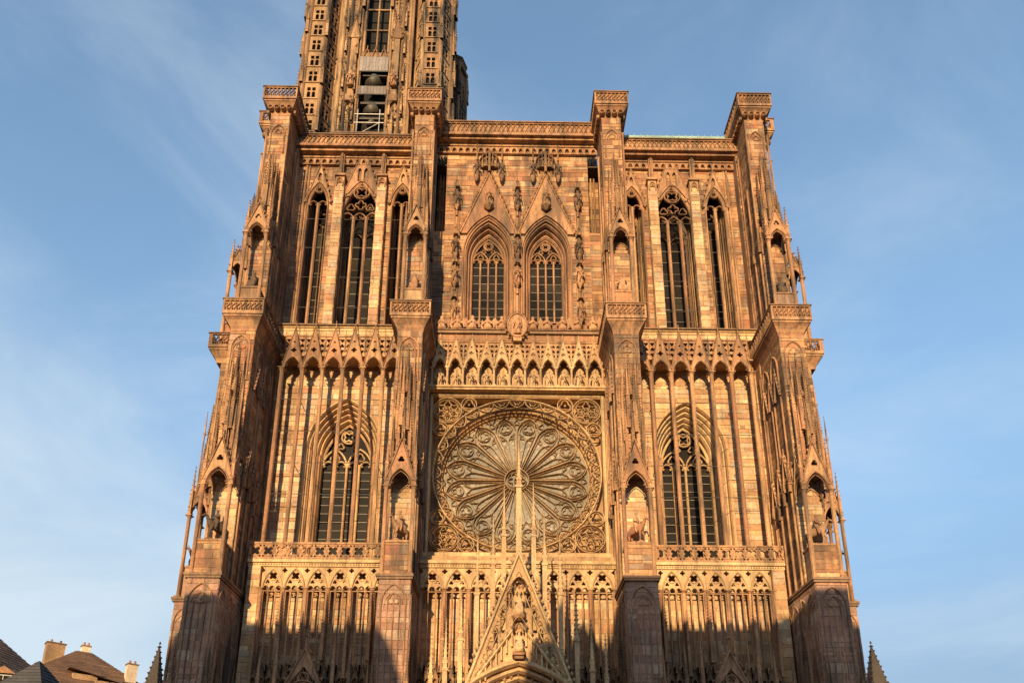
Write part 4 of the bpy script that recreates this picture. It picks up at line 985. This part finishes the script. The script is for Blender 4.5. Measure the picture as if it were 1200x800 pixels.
def rider():
    m = MB()
    # horse, facing -y turned a little; seen from the front and below
    P = [((0,.0,1.15),.30), ((0,.45,1.18),.31), ((0,.75,1.15),.22), ((0,-.4,1.2),.27), ((0,-.62,1.45),.17), ((0,-.80,1.75),.12), ((0,-.92,1.86),.105), ((0,-1.12,1.66),.07), ((0,-1.2,1.58),.055),
         ((-.16,-.42,.85),.10), ((-.17,-.46,.5),.065), ((-.17,-.42,.12),.05), ((-.17,-.46,.0),.07), ((.16,-.42,.85),.10), ((.17,-.58,.62),.065), ((.17,-.55,.28),.05), ((.17,-.60,.18),.06),
         ((-.16,.62,.85),.13), ((-.17,.55,.5),.07), ((-.17,.66,.3),.05), ((-.17,.62,.0),.065), ((.16,.62,.85),.13), ((.17,.55,.5),.07), ((.17,.66,.3),.05), ((.17,.62,.0),.065), ((0,.95,.95),.06), ((0,1.0,.45),.05)]
    E = [(0,1),(1,2),(0,3),(3,4),(4,5),(5,6),(6,7),(7,8),(3,9),(9,10),(10,11),(11,12),(3,13),(13,14),(14,15),(15,16),(1,17),(17,18),(18,19),(19,20),(1,21),(21,22),(22,23),(23,24),(2,25),(25,26)]
    m.add(*skin('horse', P, E))
    for s in (-1, 1): m.nub(s*.07, -.88, 2.0, .035, .08)
    R = [((0,.05,1.5),.2), ((0,.03,1.85),.19), ((0,.0,2.1),.2), ((0,-.02,2.26),.07), ((0,-.04,2.4),.115), ((0,-.02,2.52),.09), ((-.26,-.02,2.08),.075), ((-.33,-.12,1.82),.06), ((-.12,-.36,1.78),.045),
         ((.26,-.02,2.08),.075), ((.34,-.12,1.82),.06), ((.2,-.36,1.9),.045), ((-.3,-.15,1.4),.11), ((-.36,-.22,1.0),.075), ((-.36,-.32,.78),.05), ((.3,-.15,1.4),.11), ((.36,-.22,1.0),.075), ((.36,-.32,.78),.05)]
    E2 = [(0,1),(1,2),(2,3),(3,4),(4,5),(2,6),(6,7),(7,8),(2,9),(9,10),(10,11),(0,12),(12,13),(13,14),(0,15),(15,16),(16,17)]
    m.add(*skin('rider', R, E2))
    for i in range(7): a = 2*PI*i/7; m.nub(.1*math.cos(a), -.03+.1*math.sin(a), 2.53, .028, .07)      # crown
    m.box(-.45,.45,-.75,.9,-.08,.03)
    return m
def seated():
    m = MB()
    R = [((0,.12,.62),.24), ((0,.1,.95),.21), ((0,.06,1.2),.21), ((0,.04,1.34),.075), ((0,.0,1.47),.115), ((0,.02,1.58),.09), ((-.25,.04,1.17),.08), ((-.31,-.08,.92),.062), ((-.14,-.32,.92),.045),
         ((.25,.04,1.17),.08), ((.31,-.08,.92),.062), ((.16,-.34,1.0),.045), ((-.17,-.3,.58),.14), ((-.18,-.36,.1),.11), ((.17,-.3,.58),.14), ((.18,-.36,.1),.11)]
    m.add(*skin('seated', R, [(0,1),(1,2),(2,3),(3,4),(4,5),(2,6),(6,7),(7,8),(2,9),(9,10),(10,11),(0,12),(12,13),(0,14),(14,15)]))
    m.box(-.4,.4,.0,.4,0,.5); m.box(-.36,.36,.3,.42,.5,1.25); m.lathe([(.36,0),(.33,.3),(.28,.5)], 0, -.18, 14, 1, .8, .09, 7)
    for i in range(6): a = 2*PI*i/6; m.nub(.1*math.cos(a), .02+.1*math.sin(a), 1.6, .03, .07)
    return m
def bust():
    m = MB(); m.lathe([(.32,0),(.28,.2),(.24,.5),(.25,.62),(.2,.72),(.08,.78),(.075,.82),(.11,.88),(.12,.97),(.1,1.05),(.03,1.1)], 0, 0, 14, 1, .8, .06, 6)
    for s in (-1, 1):
        m.tube((s*.22,0,.62),(s*.3,-.1,.36),.08,.06,6); m.tube((s*.3,-.1,.36),(s*.06,-.26,.5),.06,.04,6)
        m.add([(s*.15,.12,.65),(s*.42,.2,1.05),(s*.5,.2,.5),(s*.25,.15,.1),(s*.42,.14,1.05),(s*.5,.14,.5)],[(0,1,2,3),(0,4,5,3)])    # wing
    return m
def mk(mb, mt, name='statue'):
    me = mesh(mb, name, mt); me.polygons.foreach_set('use_smooth', [True]*len(me.polygons)); return me
AP = [mk(robed(1.75, a, i), 'statue') for i, a in enumerate(('pray','book','raise'))]
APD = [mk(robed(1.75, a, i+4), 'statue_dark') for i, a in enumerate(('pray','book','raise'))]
APP = [mk(robed(1.75, a, i+8), 'statue_pale') for i, a in enumerate(('pray','book','raise'))]
RID = mk(rider(), 'statue'); RIDD = mk(rider(), 'statue_dark'); SEA = mk(seated(), 'statue'); SEAD = mk(seated(), 'statue_dark'); BUS = mk(bust(), 'statue')
def stat(me, loc, lab, grp=None, rz=0, s=1, cat='statue'):
    o = inst('statue', me, None, loc, rz=math.radians(rz), scale=(s, s, s)); return tag(o, lab, cat, grp)
ordn = ('first from the left, nearest the buttress', 'second from the left', 'third from the left', 'fourth from the left', 'fifth from the left, just left of the middle', 'middle one, directly above the rose hub',
        'fifth from the right, just right of the middle', 'fourth from the right', 'third from the right', 'second from the right', 'first from the right, nearest the buttress')
for i, x in enumerate(SX):
    stat(APP[(i*2) % 3], (x, -.45, 36.28), 'apostle statue over the rose, ' + ordn[i], 'apostle statues in the gallery above the rose window', rz=random.uniform(-14, 14), s=random.uniform(.95, 1.04))
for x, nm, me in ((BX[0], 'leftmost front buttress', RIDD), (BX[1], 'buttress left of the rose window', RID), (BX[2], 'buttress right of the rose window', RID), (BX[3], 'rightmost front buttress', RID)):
    stat(me, (x, -4.85, 20.3), 'crowned stone rider in the niche of the ' + nm, 'equestrian statues in the lower niches', rz=-35 if x < 0 else 40, s=.95, cat='statue')
for s, nm in ((-1, 'left'), (1, 'right')):
    stat(RIDD, (s*(20.0+4.4), .0, 20.3), 'dark horse and rider seen against the sky in the %s side buttress' % nm, 'equestrian statues in the lower niches', rz=90*s, s=.95)
    stat(SEAD, (s*(20.0+4.1), .0, 42.25), 'dark seated figure high on the %s side buttress' % nm, 'seated statues in the upper niches', rz=90*s, s=1.2)
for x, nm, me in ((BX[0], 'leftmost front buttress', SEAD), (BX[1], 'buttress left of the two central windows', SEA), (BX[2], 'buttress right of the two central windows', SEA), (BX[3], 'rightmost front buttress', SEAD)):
    stat(me, (x, -4.05, 42.25), 'seated king statue in the upper niche of the ' + nm, 'seated statues in the upper niches', s=1.2)
for x, nm in zip(BX, ('leftmost front buttress', 'buttress left of the rose', 'buttress right of the rose', 'rightmost front buttress')):
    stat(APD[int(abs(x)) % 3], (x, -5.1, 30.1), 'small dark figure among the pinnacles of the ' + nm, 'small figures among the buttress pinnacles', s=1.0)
bx = [-6.35,-5.05,-3.78,-2.5,-1.3,1.3,2.5,3.78,5.05,6.35]
bn = ('leftmost', 'second from the left', 'third from the left', 'under the left window, left of its middle', 'just left of the oval medallion', 'just right of the oval medallion', 'under the right window, right of its middle', 'third from the right', 'second from the right', 'rightmost')
for x, nm in zip(bx, bn): stat(BUS, (x, -.85, 41.62), 'angel bust on the central ledge, ' + nm, 'angels along the ledge below the central windows', s=random.uniform(1.25,1.4), rz=random.uniform(-30,30))
# oval medallion
t = top('medallion', 'carved oval medallion with a figure between the two central windows', 'relief', loc=(0, -1.15, 40.45))
m = MB(); m.plate([(0.8*math.cos(a), 1.45+1.15*math.sin(a)) for a in [2*PI*i/24 for i in range(24)]], [], 0, .3); b_ = m.build('backplate', 'carved', t)
m = MB(); m.bar([(0.8*math.cos(a), 1.45+1.18*math.sin(a)) for a in [2*PI*i/28 for i in range(28)]], .16, -.1, .3, True); [m.nub(.98*math.cos(a), .05, 1.45+1.36*math.sin(a), .13) for a in [2*PI*i/18 for i in range(18)]]; m.box(-.35,.35,-.05,.35,-.1,.3); m.build('rim', 'carved', t)
m = robed(1.6, 'raise', 3); m.v = [(a*1.1, b*.6-.1, c+.6) for a, b, c in m.v]; m.build('relief_figure', 'statue', t, smooth=True)
# columns of statues with canopies on the upper wall
def perch(x, z, y=-.4, mt='carved_dark', h=2.2):
    m = MB(); m.lathe([(.06,z-.45),(.1,z-.3),(.22,z-.1),(.26,z-.02),(.24,z)], x, y, 8); m.tube((x, y+.1, z-1.0), (x, y+.1, z-.3), .1, n=8)
    m.build('statue_corbel', 'carved', cw)
    m = MB(); m.lathe([(.2,z+h),(.22,z+h+.2),(.12,z+h+.4),(.07,z+h+.75),(.02,z+h+1.3)], x, y+.05, 6)
    for i in range(6):
        a = 2*PI*i/6; xx, yy = x+.25*math.cos(a), y+.05+.25*math.sin(a); m.add([(xx-.08,yy,z+h-.05),(xx+.08,yy,z+h-.05),(xx,yy-.05,z+h+.5),(xx,yy+.08,z+h)],[(0,1,2),(0,2,3),(1,3,2),(0,3,1)]); m.nub(xx,yy,z+h+.5,.05,.09); m.nub(x+.1*math.cos(a), y+.05+.1*math.sin(a), z+h+.75, .06)
    m.build('statue_canopy', mt, cw)
hts = ((43.2,'bottom'), (46.9,'second'), (50.0,'third'), (55.4,'top'))
for x, nm in ((-5.45,'left of both windows'), (0,'between the two windows'), (5.45,'right of both windows')):
    m = MB(); m.tube((x,-.15,42),(x,-.15,55.5),.13,n=8); m.tube((x+.2,-.1,42),(x+.2,-.1,55.5),.07,n=6); m.tube((x-.2,-.1,42),(x-.2,-.1,55.5),.07,n=6); m.build('statue_shaft', 'carved', cw)
    for k, (z, hn) in enumerate(hts):
        if x == 0 and k == 0: continue
        perch(x, z, -.42); stat((APD if k > 1 else AP)[(k+int(abs(x))) % 3], (x, -.45, z), '%s statue of the column %s' % (hn, nm), 'statue columns beside the upper central windows', s=1.05, rz=random.uniform(-20,20))
for c, nm in zip(CW, ('left', 'right')):
    for s, sn in ((-1, 'left'), (1, 'right')):
        stat(APD[(s+1) % 3], (c+s*1.15, -.45, 58.95), 'dark angel perched %s of the tip of the %s window gable' % (sn, nm), 'angels around the gable tips', s=.88)
    stat(AP[1], (c, -.5, 55.6), 'standing figure on a corbel inside the %s window gable' % nm, 'figures inside the window gables', s=1.0)
SEP = mk(seated(), 'statue_pale')
stat(SEP, (0, GY-.35, 14.2), 'seated figure with child high in the central portal gable', 'figures in the portal gable', s=.95)
stat(SEP, (0, GY-.6, 11.7), 'seated king below the other figure in the central portal gable', 'figures in the portal gable', s=.85)
pgp = ((-11.9,'left'),(11.9,'right'))

# ------------------------------------------------------------------ the octagonal tower
TX, TY = -14.4, 8.3
tower = top('octagonal_tower', 'tall octagonal bell tower with stair turrets above the left bay', 'tower', loc=(TX, TY, 61.7))
TB = 3.45; FR = -6.5            # front face half width and y
def oct_pts(fr, hw): return [(-hw, fr), (hw, fr), (-fr, -hw), (-fr, hw), (hw, -fr), (-hw, -fr), (fr, hw), (fr, -hw)]
Z1 = 45.0
for i, (a, b) in enumerate(zip(oct_pts(FR, TB), oct_pts(FR, TB)[1:]+oct_pts(FR, TB)[:1])):
    d = math.hypot(b[0]-a[0], b[1]-a[1]); an = math.degrees(math.atan2(b[1]-a[1], b[0]-a[0])); h = d/2
    m = MB(); fr0 = (i == 0)
    hs = [list(reversed(open_arch(0, 1.22, 16.0, 38, 3, 6)))]
    if i % 2: hs = [list(reversed(open_arch(0, h-.42, 3.0, 38, 3, 6)))]  # diagonal openings enlarged so the near-black core gives the shaded gap beside the turrets
    if fr0: hs.append([(-1.35,5.0),(-1.35,14.5),(1.35,14.5),(1.35,5.0)])
    m.plate([(-h,0),(h,0),(h,Z1),(-h,Z1)], hs, 0, .7)
    f = m.build('tower_face', 'tower', tower, ((a[0]+b[0])/2, (a[1]+b[1])/2, 0)); f.rotation_euler.z = math.radians(an)
    m = MB()
    for x in (-h+.05, -h*.78, -h*.6, -h*.45, h*.45, h*.6, h*.78, h-.05) if i % 2 == 0 else (-h+.1, h-.1):
        r = .16 if abs(x) > h*.7 else .1
        m.tube((x, -.12, 0), (x, -.12, Z1), r, n=6)
    m.build('tower_shafts', 'tower', f)
    m = MB(); front_stones(m, courses(-h, h, .2, Z1, holes=[(lambda z: (-1.42, 1.42)) if i % 2 == 0 else (lambda z: (-h+.4, h-.4))], ch=.5, lmin=.3, lmax=.8), 0); m.build('coursed_stone', 'tower', f, stuff=True)
    m = MB(); m.bar([(0,16),(0,38)], .2, .1, .3); [m.box(-1.22,1.22,.12,.3,z-.08,z+.08) for z in (19.4,22.4,25.6,28.8,32)]; m.bar(open_arch(0,1.24,16,38,3,6), .22, -.08, .35); m.build('lancet_mullion', 'tower', f)
    for s in ((-1, 1) if i % 2 == 0 else ()):
        gm = MB(); c = s*h*.62; gable(gm, c, .5, 17.5, 20.4, -.5, .4, .16, 5, .12, .5); gm.plate([(c-.45,17.5),(c,20.2),(c+.45,17.5)], [], -.42, -.2)
        gm.box(c-.32, c+.32, -.35, 0, 9.5, 17.6); gm.box(c-.42, c+.42, -.5, 0, 8.8, 9.6); pin(gm, c, -.4, 3.2, .3, 2.6, 2.4, 6)
        for q in range(5): gm.nub(c+random.uniform(-.3,.3), -.5, 7.0+q*.55, .2, .3)
        gm.build('tower_tabernacle', 'tower', f)
        gm = MB(); pin(gm, s*h*.3+c*.2, -.3, 22, .26, 6.5, 3.0, 7); gm.build('pinnacle', 'tower', f)
        for zz in (10.5,):
            st = robed(1.9, 'book', 6); me_ = [(p_[0]+c, p_[1]-.62, p_[2]+zz+.1) for p_ in st.v]; g2 = MB(); g2.v = me_; g2.f = st.f; g2.build('tower_figure', 'statue', f, smooth=True)
    if i == 0:
        for k_ in range(9):
            z_ = 1.5+k_*4.3
            for x_ in (-h*.52, -h*.86, h*.52, h*.86):
                gm = MB(); pin(gm, x_, -.32, z_+random.uniform(0,1.4), .2, 1.3, 1.5, 4); [gm.nub(x_+random.uniform(-.12,.12), -.4, z_+random.uniform(0,4), .13, .2) for _ in range(4)]
                gm.build('pinnacle', 'tower', f)
    if fr0:
        m = MB()
        for x in (-.85, .0, .85): gable(m, x, .4, 15.0, 16.4, -.15, .25, .1, 4, .09, .5)
        m.box(-1.3,1.3,-.05,.3,14.6,15.0); m.build('cresting', 'carved', f)
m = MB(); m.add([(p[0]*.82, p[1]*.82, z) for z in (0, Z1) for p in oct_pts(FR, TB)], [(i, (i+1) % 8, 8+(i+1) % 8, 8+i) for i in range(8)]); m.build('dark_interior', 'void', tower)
# boards, bell, scaffold in the opening
bd = top('board_panel', 'upper strip of grey vertical boards closing the belfry opening', 'boards', 'board panels in the belfry', (TX, TY+FR-.25, 61.7+13.0))
def boards(t, z0, z1):
    for i in range(9): m = MB(); m.box(-.15,.15,-.03,.03,z0,z1); inst('board', mesh(m, 'board', 'wood'), t, (-1.28+.32*i, random.uniform(-.01,.01), 0))
    m = MB(); m.box(-1.45,1.45,-.08,-.035,z0-.1,z0+.05); m.build('board_rail', 'iron', t)
boards(bd, 0, 2.0)
bd2 = top('board_panel', 'lower strip of grey boards between the two bells', 'boards', 'board panels in the belfry', (TX, TY+FR-.25, 61.7+9.9)); boards(bd2, 0, 1.1)
def bell(z, s, lab):
    t = top('bell', lab, 'bell', 'bells in the belfry opening', (TX+.1, TY+FR+.1, 61.7+z))
    m = MB(); m.lathe([(.95*s,0),(.9*s,.08*s),(.72*s,.4*s),(.6*s,.8*s),(.5*s,1.1*s),(.3*s,1.28*s),(.1*s,1.33*s)], n=20); m.build('bell_body', 'bronze', t, smooth=True)
    m = MB(); m.box(-1.2,1.2,-.12,.12,1.33*s,1.33*s+.25); m.build('yoke', 'iron', t)
bell(11.4, 1.0, 'large bell hanging between the two board strips'); bell(7.7, .95, 'bell hanging under the lower boards above the scaffold'); bell(6.3, .5, 'small bell at the bottom of the belfry opening')
sc = top('scaffold', 'small metal tube scaffold at the foot of the belfry opening', 'scaffold', loc=(TX, TY+FR-.3, 61.7+4.2))
for x in (-1.2, .95): m = MB(); m.tube((x,0,0),(x,0,3.6),.045,n=6); m.build('pole', 'galv', sc)
for z in (.4, 1.9, 3.0): m = MB(); m.tube((-1.5,0,z),(1.4,0,z),.045,n=6); m.build('rail', 'galv', sc)
m = MB(); m.tube((-1.0,0,.4),(.95,0,1.9),.04,n=6); m.build('brace', 'galv', sc)
hut = top('viewing_box', 'flat roofed wooden box on the platform below the belfry', 'hut', loc=(TX-.1, -.1, 61.9))
m = MB(); m.box(-2.6,2.3,-.2,1.6,0,2.0); m.build('hut_body', 'wood', hut); m = MB(); m.box(-2.75,2.45,-.35,1.7,2.0,2.14); m.build('hut_roof', 'ledge', hut)
# stair turrets
def turret(x, y, R, zt, cap, lab):
    n = 6; o = None
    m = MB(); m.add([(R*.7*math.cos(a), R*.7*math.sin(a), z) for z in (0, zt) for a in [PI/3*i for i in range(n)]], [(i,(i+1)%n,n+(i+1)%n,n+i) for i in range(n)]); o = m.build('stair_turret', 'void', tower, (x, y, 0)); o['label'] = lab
    sw = R   # side width of hexagon
    dz = 2.15; cnt = int(zt/dz)
    for i in range(n):
        a = -PI/2 + PI/3*i; f_mid = (R*math.cos(PI/6)*math.cos(a), R*math.cos(PI/6)*math.sin(a))
        m = MB(); hs = []
        for k in range(cnt):
            z = k*dz + (.35*i)
            if z+1.75 > zt: break
            if i in (0,1,5): 
                for s in (-1, 1): hs.append(open_arch(s*.24, .17, z+.3, z+.85, .22, 3)); hs.append([(s*.24-.17, z+1.17),(s*.24+.17,z+1.17),(s*.24+.17,z+1.6),(s*.24-.17,z+1.6)])
        m.plate([(-sw/2,0),(sw/2,0),(sw/2,zt),(-sw/2,zt)], hs, 0, .22)
        for k in range(cnt): z = k*dz+(.35*i); m.box(-sw/2+.05, sw/2-.05, -.08, 0, z+.02, z+.14)
        f = m.build('turret_side', 'tower', o, (f_mid[0], f_mid[1], 0)); f.rotation_euler.z = a + PI/2
    m = MB()
    for i in range(n):
        a = PI/3*i; cx_, cy_ = R*1.03*math.cos(a), R*1.03*math.sin(a); m.tube((cx_,cy_,0),(cx_,cy_,zt+.6),.2,n=6)
        for z in range(4, int(zt), 6): pin(m, cx_*1.12, cy_*1.12, z+random.uniform(0,1.5), .26, 1.8, 2.0, 5)
    if cap: m.lathe([(R*1.15,zt),(R*1.2,zt+.3),(R*.95,zt+.5),(R*.95,zt+1.6),(R*1.1,zt+1.8),(.2,zt+3.0),(.1,zt+4.0)], 0, 0, 8)
    m.build('turret_ribs', 'tower', o)
turret(-5.85, -5.6, 1.75, 45, False, 'openwork stair turret at the left front of the tower'); turret(5.75, -5.6, 1.75, 45, False, 'openwork stair turret at the right front of the tower')
turret(-5.85, 5.8, 1.75, 45, False, 'rear left stair turret of the tower'); turret(6.9, 3.6, 1.5, 27.5, True, 'shorter capped stair turret behind the right side')
m = MB()                                                            # thin pier at far left and links
for x, y in ((-7.9,-4.6),(7.75,-5.0)):
    m.tube((x,y,0),(x*.985,y,Z1),.28,n=6)
    for z in range(3, 44, 5): pin(m, x*1.02, y-.25, z, .3, 2.2, 2.2, 5)
m.build('corner_piers', 'tower', tower)

# ------------------------------------------------------------------ small spires beside the front
def side_spire(x, y, zt, w, lab):
    t = top('stone_spire', lab, 'spire', loc=(x, y, -EYE))
    m = MB(); m.box(-w*.6,w*.6,-w*.6,w*.6,0,zt-9+EYE); m.build('spire_base', 'soot_shade', t)
    m = MB(); h = w/2; z0 = zt-9+EYE
    m.frustum((-h,h,-h,h), z0, (-.05,.05,-.05,.05), z0+8.6)
    for i in range(16):
        f = (i+.6)/16.5; r = h*(1-f)+.06
        for a, b in ((1,-1),(-1,-1),(1,1),(-1,1)): m.nub(a*r, b*r, z0+8.6*f, .19-.09*f)
    m.nub(0,0,z0+8.6,.24,.16); m.nub(0,0,z0+8.95,.12,.2); m.build('crocketed_spire', 'soot_shade', t)
side_spire(-32.6, 12, 18.0, 2.5, 'dark crocketed stone spire left of the cathedral by the houses')
side_spire(33.2, 12, 18.5, 3.0, 'dark crocketed stone spire at the right of the cathedral')

# ------------------------------------------------------------------ houses
def tiled(m, quad, rows, t=.05):
    """courses of roof tiles laid over a roof plane given as four corners (bl, br, tr, tl)"""
    bl, br, tr, tl = [Vector(p) for p in quad]; nrm = (br-bl).cross(tl-bl).normalized()
    if nrm.z < 0: nrm = -nrm
    for i in range(rows):
        a, b = i/rows, (i+1.15)/rows; b = min(b, 1)
        l0, r0, l1, r1 = bl.lerp(tl, a), br.lerp(tr, a), bl.lerp(tl, b), br.lerp(tr, b)
        n = max(2, int((r0-l0).length/.9))
        for k in range(n):
            u, v = k/n, (k+1)/n; p0, p1, p2, p3 = l0.lerp(r0,u), l0.lerp(r0,v), l1.lerp(r1,v), l1.lerp(r1,u)
            d = nrm*(t+random.uniform(0,.02)); e = nrm*.005
            m.add([tuple(p0+d),tuple(p1+d),tuple(p2+e*2),tuple(p3+e*2),tuple(p0),tuple(p1)],[(0,1,2,3),(4,5,1,0)])
def house(x, y, w, d, ze, zr, lab, roof='tile', wall='plaster', hip=1.0, ridge='x', nw=5, rows=14, group=None):
    t = top('house', lab, 'house', group, (x, y, -EYE)); h, k = w/2, d/2; ze += EYE; zr += EYE
    m = MB(); m.box(-h,h,-k,k,0,ze); wl = m.build('wall', wall, t)
    if ridge == 'x': r = h-hip*k if hip else h; A, B = (-r,0,zr), (r,0,zr)
    else: r = k-hip*h if hip else k; A, B = (0,-r,zr), (0,r,zr)
    e = .35; c = [(-h-e,-k-e,ze),(h+e,-k-e,ze),(h+e,k+e,ze),(-h-e,k+e,ze)]
    m = MB(); base = c+[A,B]
    if ridge == 'x': F = [((0,1,5,4)),((1,2,5)),((2,3,4,5)),((3,0,4))]
    else: F = [((0,1,4)),((1,2,5,4)),((2,3,5)),((3,0,4,5))]
    m.add(base, F+[(3,2,1,0)]); rf = m.build('roof', roof, t)
    m = MB()
    for f in F:
        q = [base[i] for i in f]
        if len(q) == 3: q = [q[0], q[1], q[2], q[2]]
        tiled(m, q, rows)
    m.build('roof_tiles', roof, rf, stuff=True)
    for lv in range(int(ze/3.1)):
        for i in range(nw):
            xx = -h + w*(i+.5)/nw; z = 1+lv*3.1
            if z+1.9 > ze: continue
            for sy in (-1, 1):
                f = MB(); f.box(-.5,.5,-.06,.06,0,1.6); fo = f.build('window', 'white', t, (xx, sy*(k+.02), z))
                g2 = MB(); g2.box(-.4,-.04,-.08,.08,.1,1.5); g2.box(.04,.4,-.08,.08,.1,1.5); g2.build('pane', 'glass', fo)
    return t, rf
def chimney(rf, x, y, z0, z1, w=.9, d=.8, mt='brick'):
    m = MB(); m.box(-w/2,w/2,-d/2,d/2,z0,z1); c = m.build('chimney', mt, rf, (x, y, EYE)); m = MB(); [m.lathe([(.13,z1+.1),(.11,z1+.45),(.13,z1+.5)], e_, 0, 8) for e_ in (-w*.25, w*.25)]; m.build('chimney_pot', 'tile_red', rf, (x, y, EYE)); m = MB(); m.box(-w/2-.08,w/2+.08,-d/2-.08,d/2+.08,z1,z1+.12); m.build('chimney_cap', 'ledge', rf, (x, y, EYE))
def dormer(rf, x, y, z, w, h, rz, mt='white', roof='tile'):
    m = MB(); m.box(-w/2,w/2,0,2.2,0,h); o = m.build('dormer', mt, rf.parent, (x, y, z+EYE)); o.rotation_euler.z = math.radians(rz)
    m = MB(); m.add([(-w/2-.2,-.3,h),(w/2+.2,-.3,h),(w/2+.2,2.6,h+.5),(-w/2-.2,2.6,h+.5),(0,-.3,h+w*.45),(0,2.6,h+w*.45)],[(0,4,5,3),(4,1,2,5),(0,1,4),(3,5,2)]); m.build('dormer_roof', roof, o)
    m = MB(); m.box(-w*.32,-.04,-.05,.02,.2,h-.15); m.box(.04,w*.32,-.05,.02,.2,h-.15); m.build('pane', 'glass', o)
t, rf = house(-47.0, 24, 19.5, 19.5, 12.4, 20.5, 'big house with a brown hipped roof and pale chimneys left of the cathedral', 'tile', 'plaster', .93, 'x', 7, 30)
t.rotation_euler.z = math.radians(43)
def un(x, y, a=43): a = math.radians(-a); return (x*math.cos(a)-y*math.sin(a), x*math.sin(a)+y*math.cos(a))
for (x, y, z0, z1, w_, d_, mt_) in ((-2.6, -1.0, 16, 21.0, 1.7, 1.2, 'brick'), (-.5, .9, 18, 21.3, .8, .8, 'plaster'), (5.6, -.3, 14, 18.9, 1.0, .9, 'plaster')): chimney(rf, *un(x, y), z0, z1, w_, d_, mt_)
for x, y, z in ((3.6, -3.0, 16.1), (5.3, -1.9, 15.6), (6.6, -1.0, 15.0)): dormer(rf, *un(x, y), z, 1.2, .8, 90, 'brick')
t, rf = house(-35.9, 1.5, 3.0, 3.0, 10.9, 13.4, 'small square turret with a pyramid of grey slate beside the big roof', 'slate', 'plaster_grey', 1.0, 'x', 2, 9)
t, rf = house(-47.5, 8, 16, 12, 11.3, 17.6, 'house with a red tiled roof and white dormer at the left edge', 'tile_red', 'plaster', .9, 'x', 6, 22)
dormer(rf, 7.3, -4.1, 11.8, 1.3, 1.2, 25, 'white', 'tile_red'); chimney(rf, -4, 1, 14, 20, 1, 1)
ant = top('roof_antenna', 'thin metal television antenna right of the brown roof', 'antenna', loc=(-37.6, 21.5, 9))
m = MB(); m.tube((0,0,0),(0,0,9.3),.05,n=6); m.build('mast', 'iron', ant)
for z, l in ((9.0,.5),(8.6,.9),(8.2,.7),(7.5,1.1)): m = MB(); m.tube((-l,0,z),(l,.1,z+.25),.03,n=5); m.build('antenna_arm', 'iron', ant)
# houses across the square, behind the camera; their roofs throw the shadow over the foot of the front
def opp_house(x, w, ze, zr, rg, lab): house(x, -60, w, 12, ze, zr, lab, 'tile', ('plaster','plaster_grey')[int(abs(x)) % 2], 0, rg, max(2, int(w/2.2)), 8, 'houses across the square')
opp_house(-31.7, 9.0, 21, 28.9, 'x', 'tall plastered house across the square, opposite the left corner buttress')
opp_house(-24.6, 5.2, 20.5, 29.0, 'x', 'plastered house across the square, opposite the left bay')
opp_house(-20.3, 3.6, 21.5, 27.2, 'y', 'narrow gabled house at the left side of the street mouth')
opp_house(-8.2, 2.4, 18, 25.2, 'x', 'low plastered house at the right side of the street mouth')
opp_house(-5.6, 3.0, 24.5, 28.2, 'y', 'narrow gabled house beside the street mouth')
opp_house(-2.4, 3.4, 24, 30.2, 'x', 'tall narrow house across the square, opposite the inner right buttress')
opp_house(3.6, 8.4, 21, 29.3, 'x', 'plastered house across the square, opposite the right bay')
opp_house(13.5, 11.4, 22, 29.6, 'x', 'tall plastered house across the square, opposite the right corner buttress')
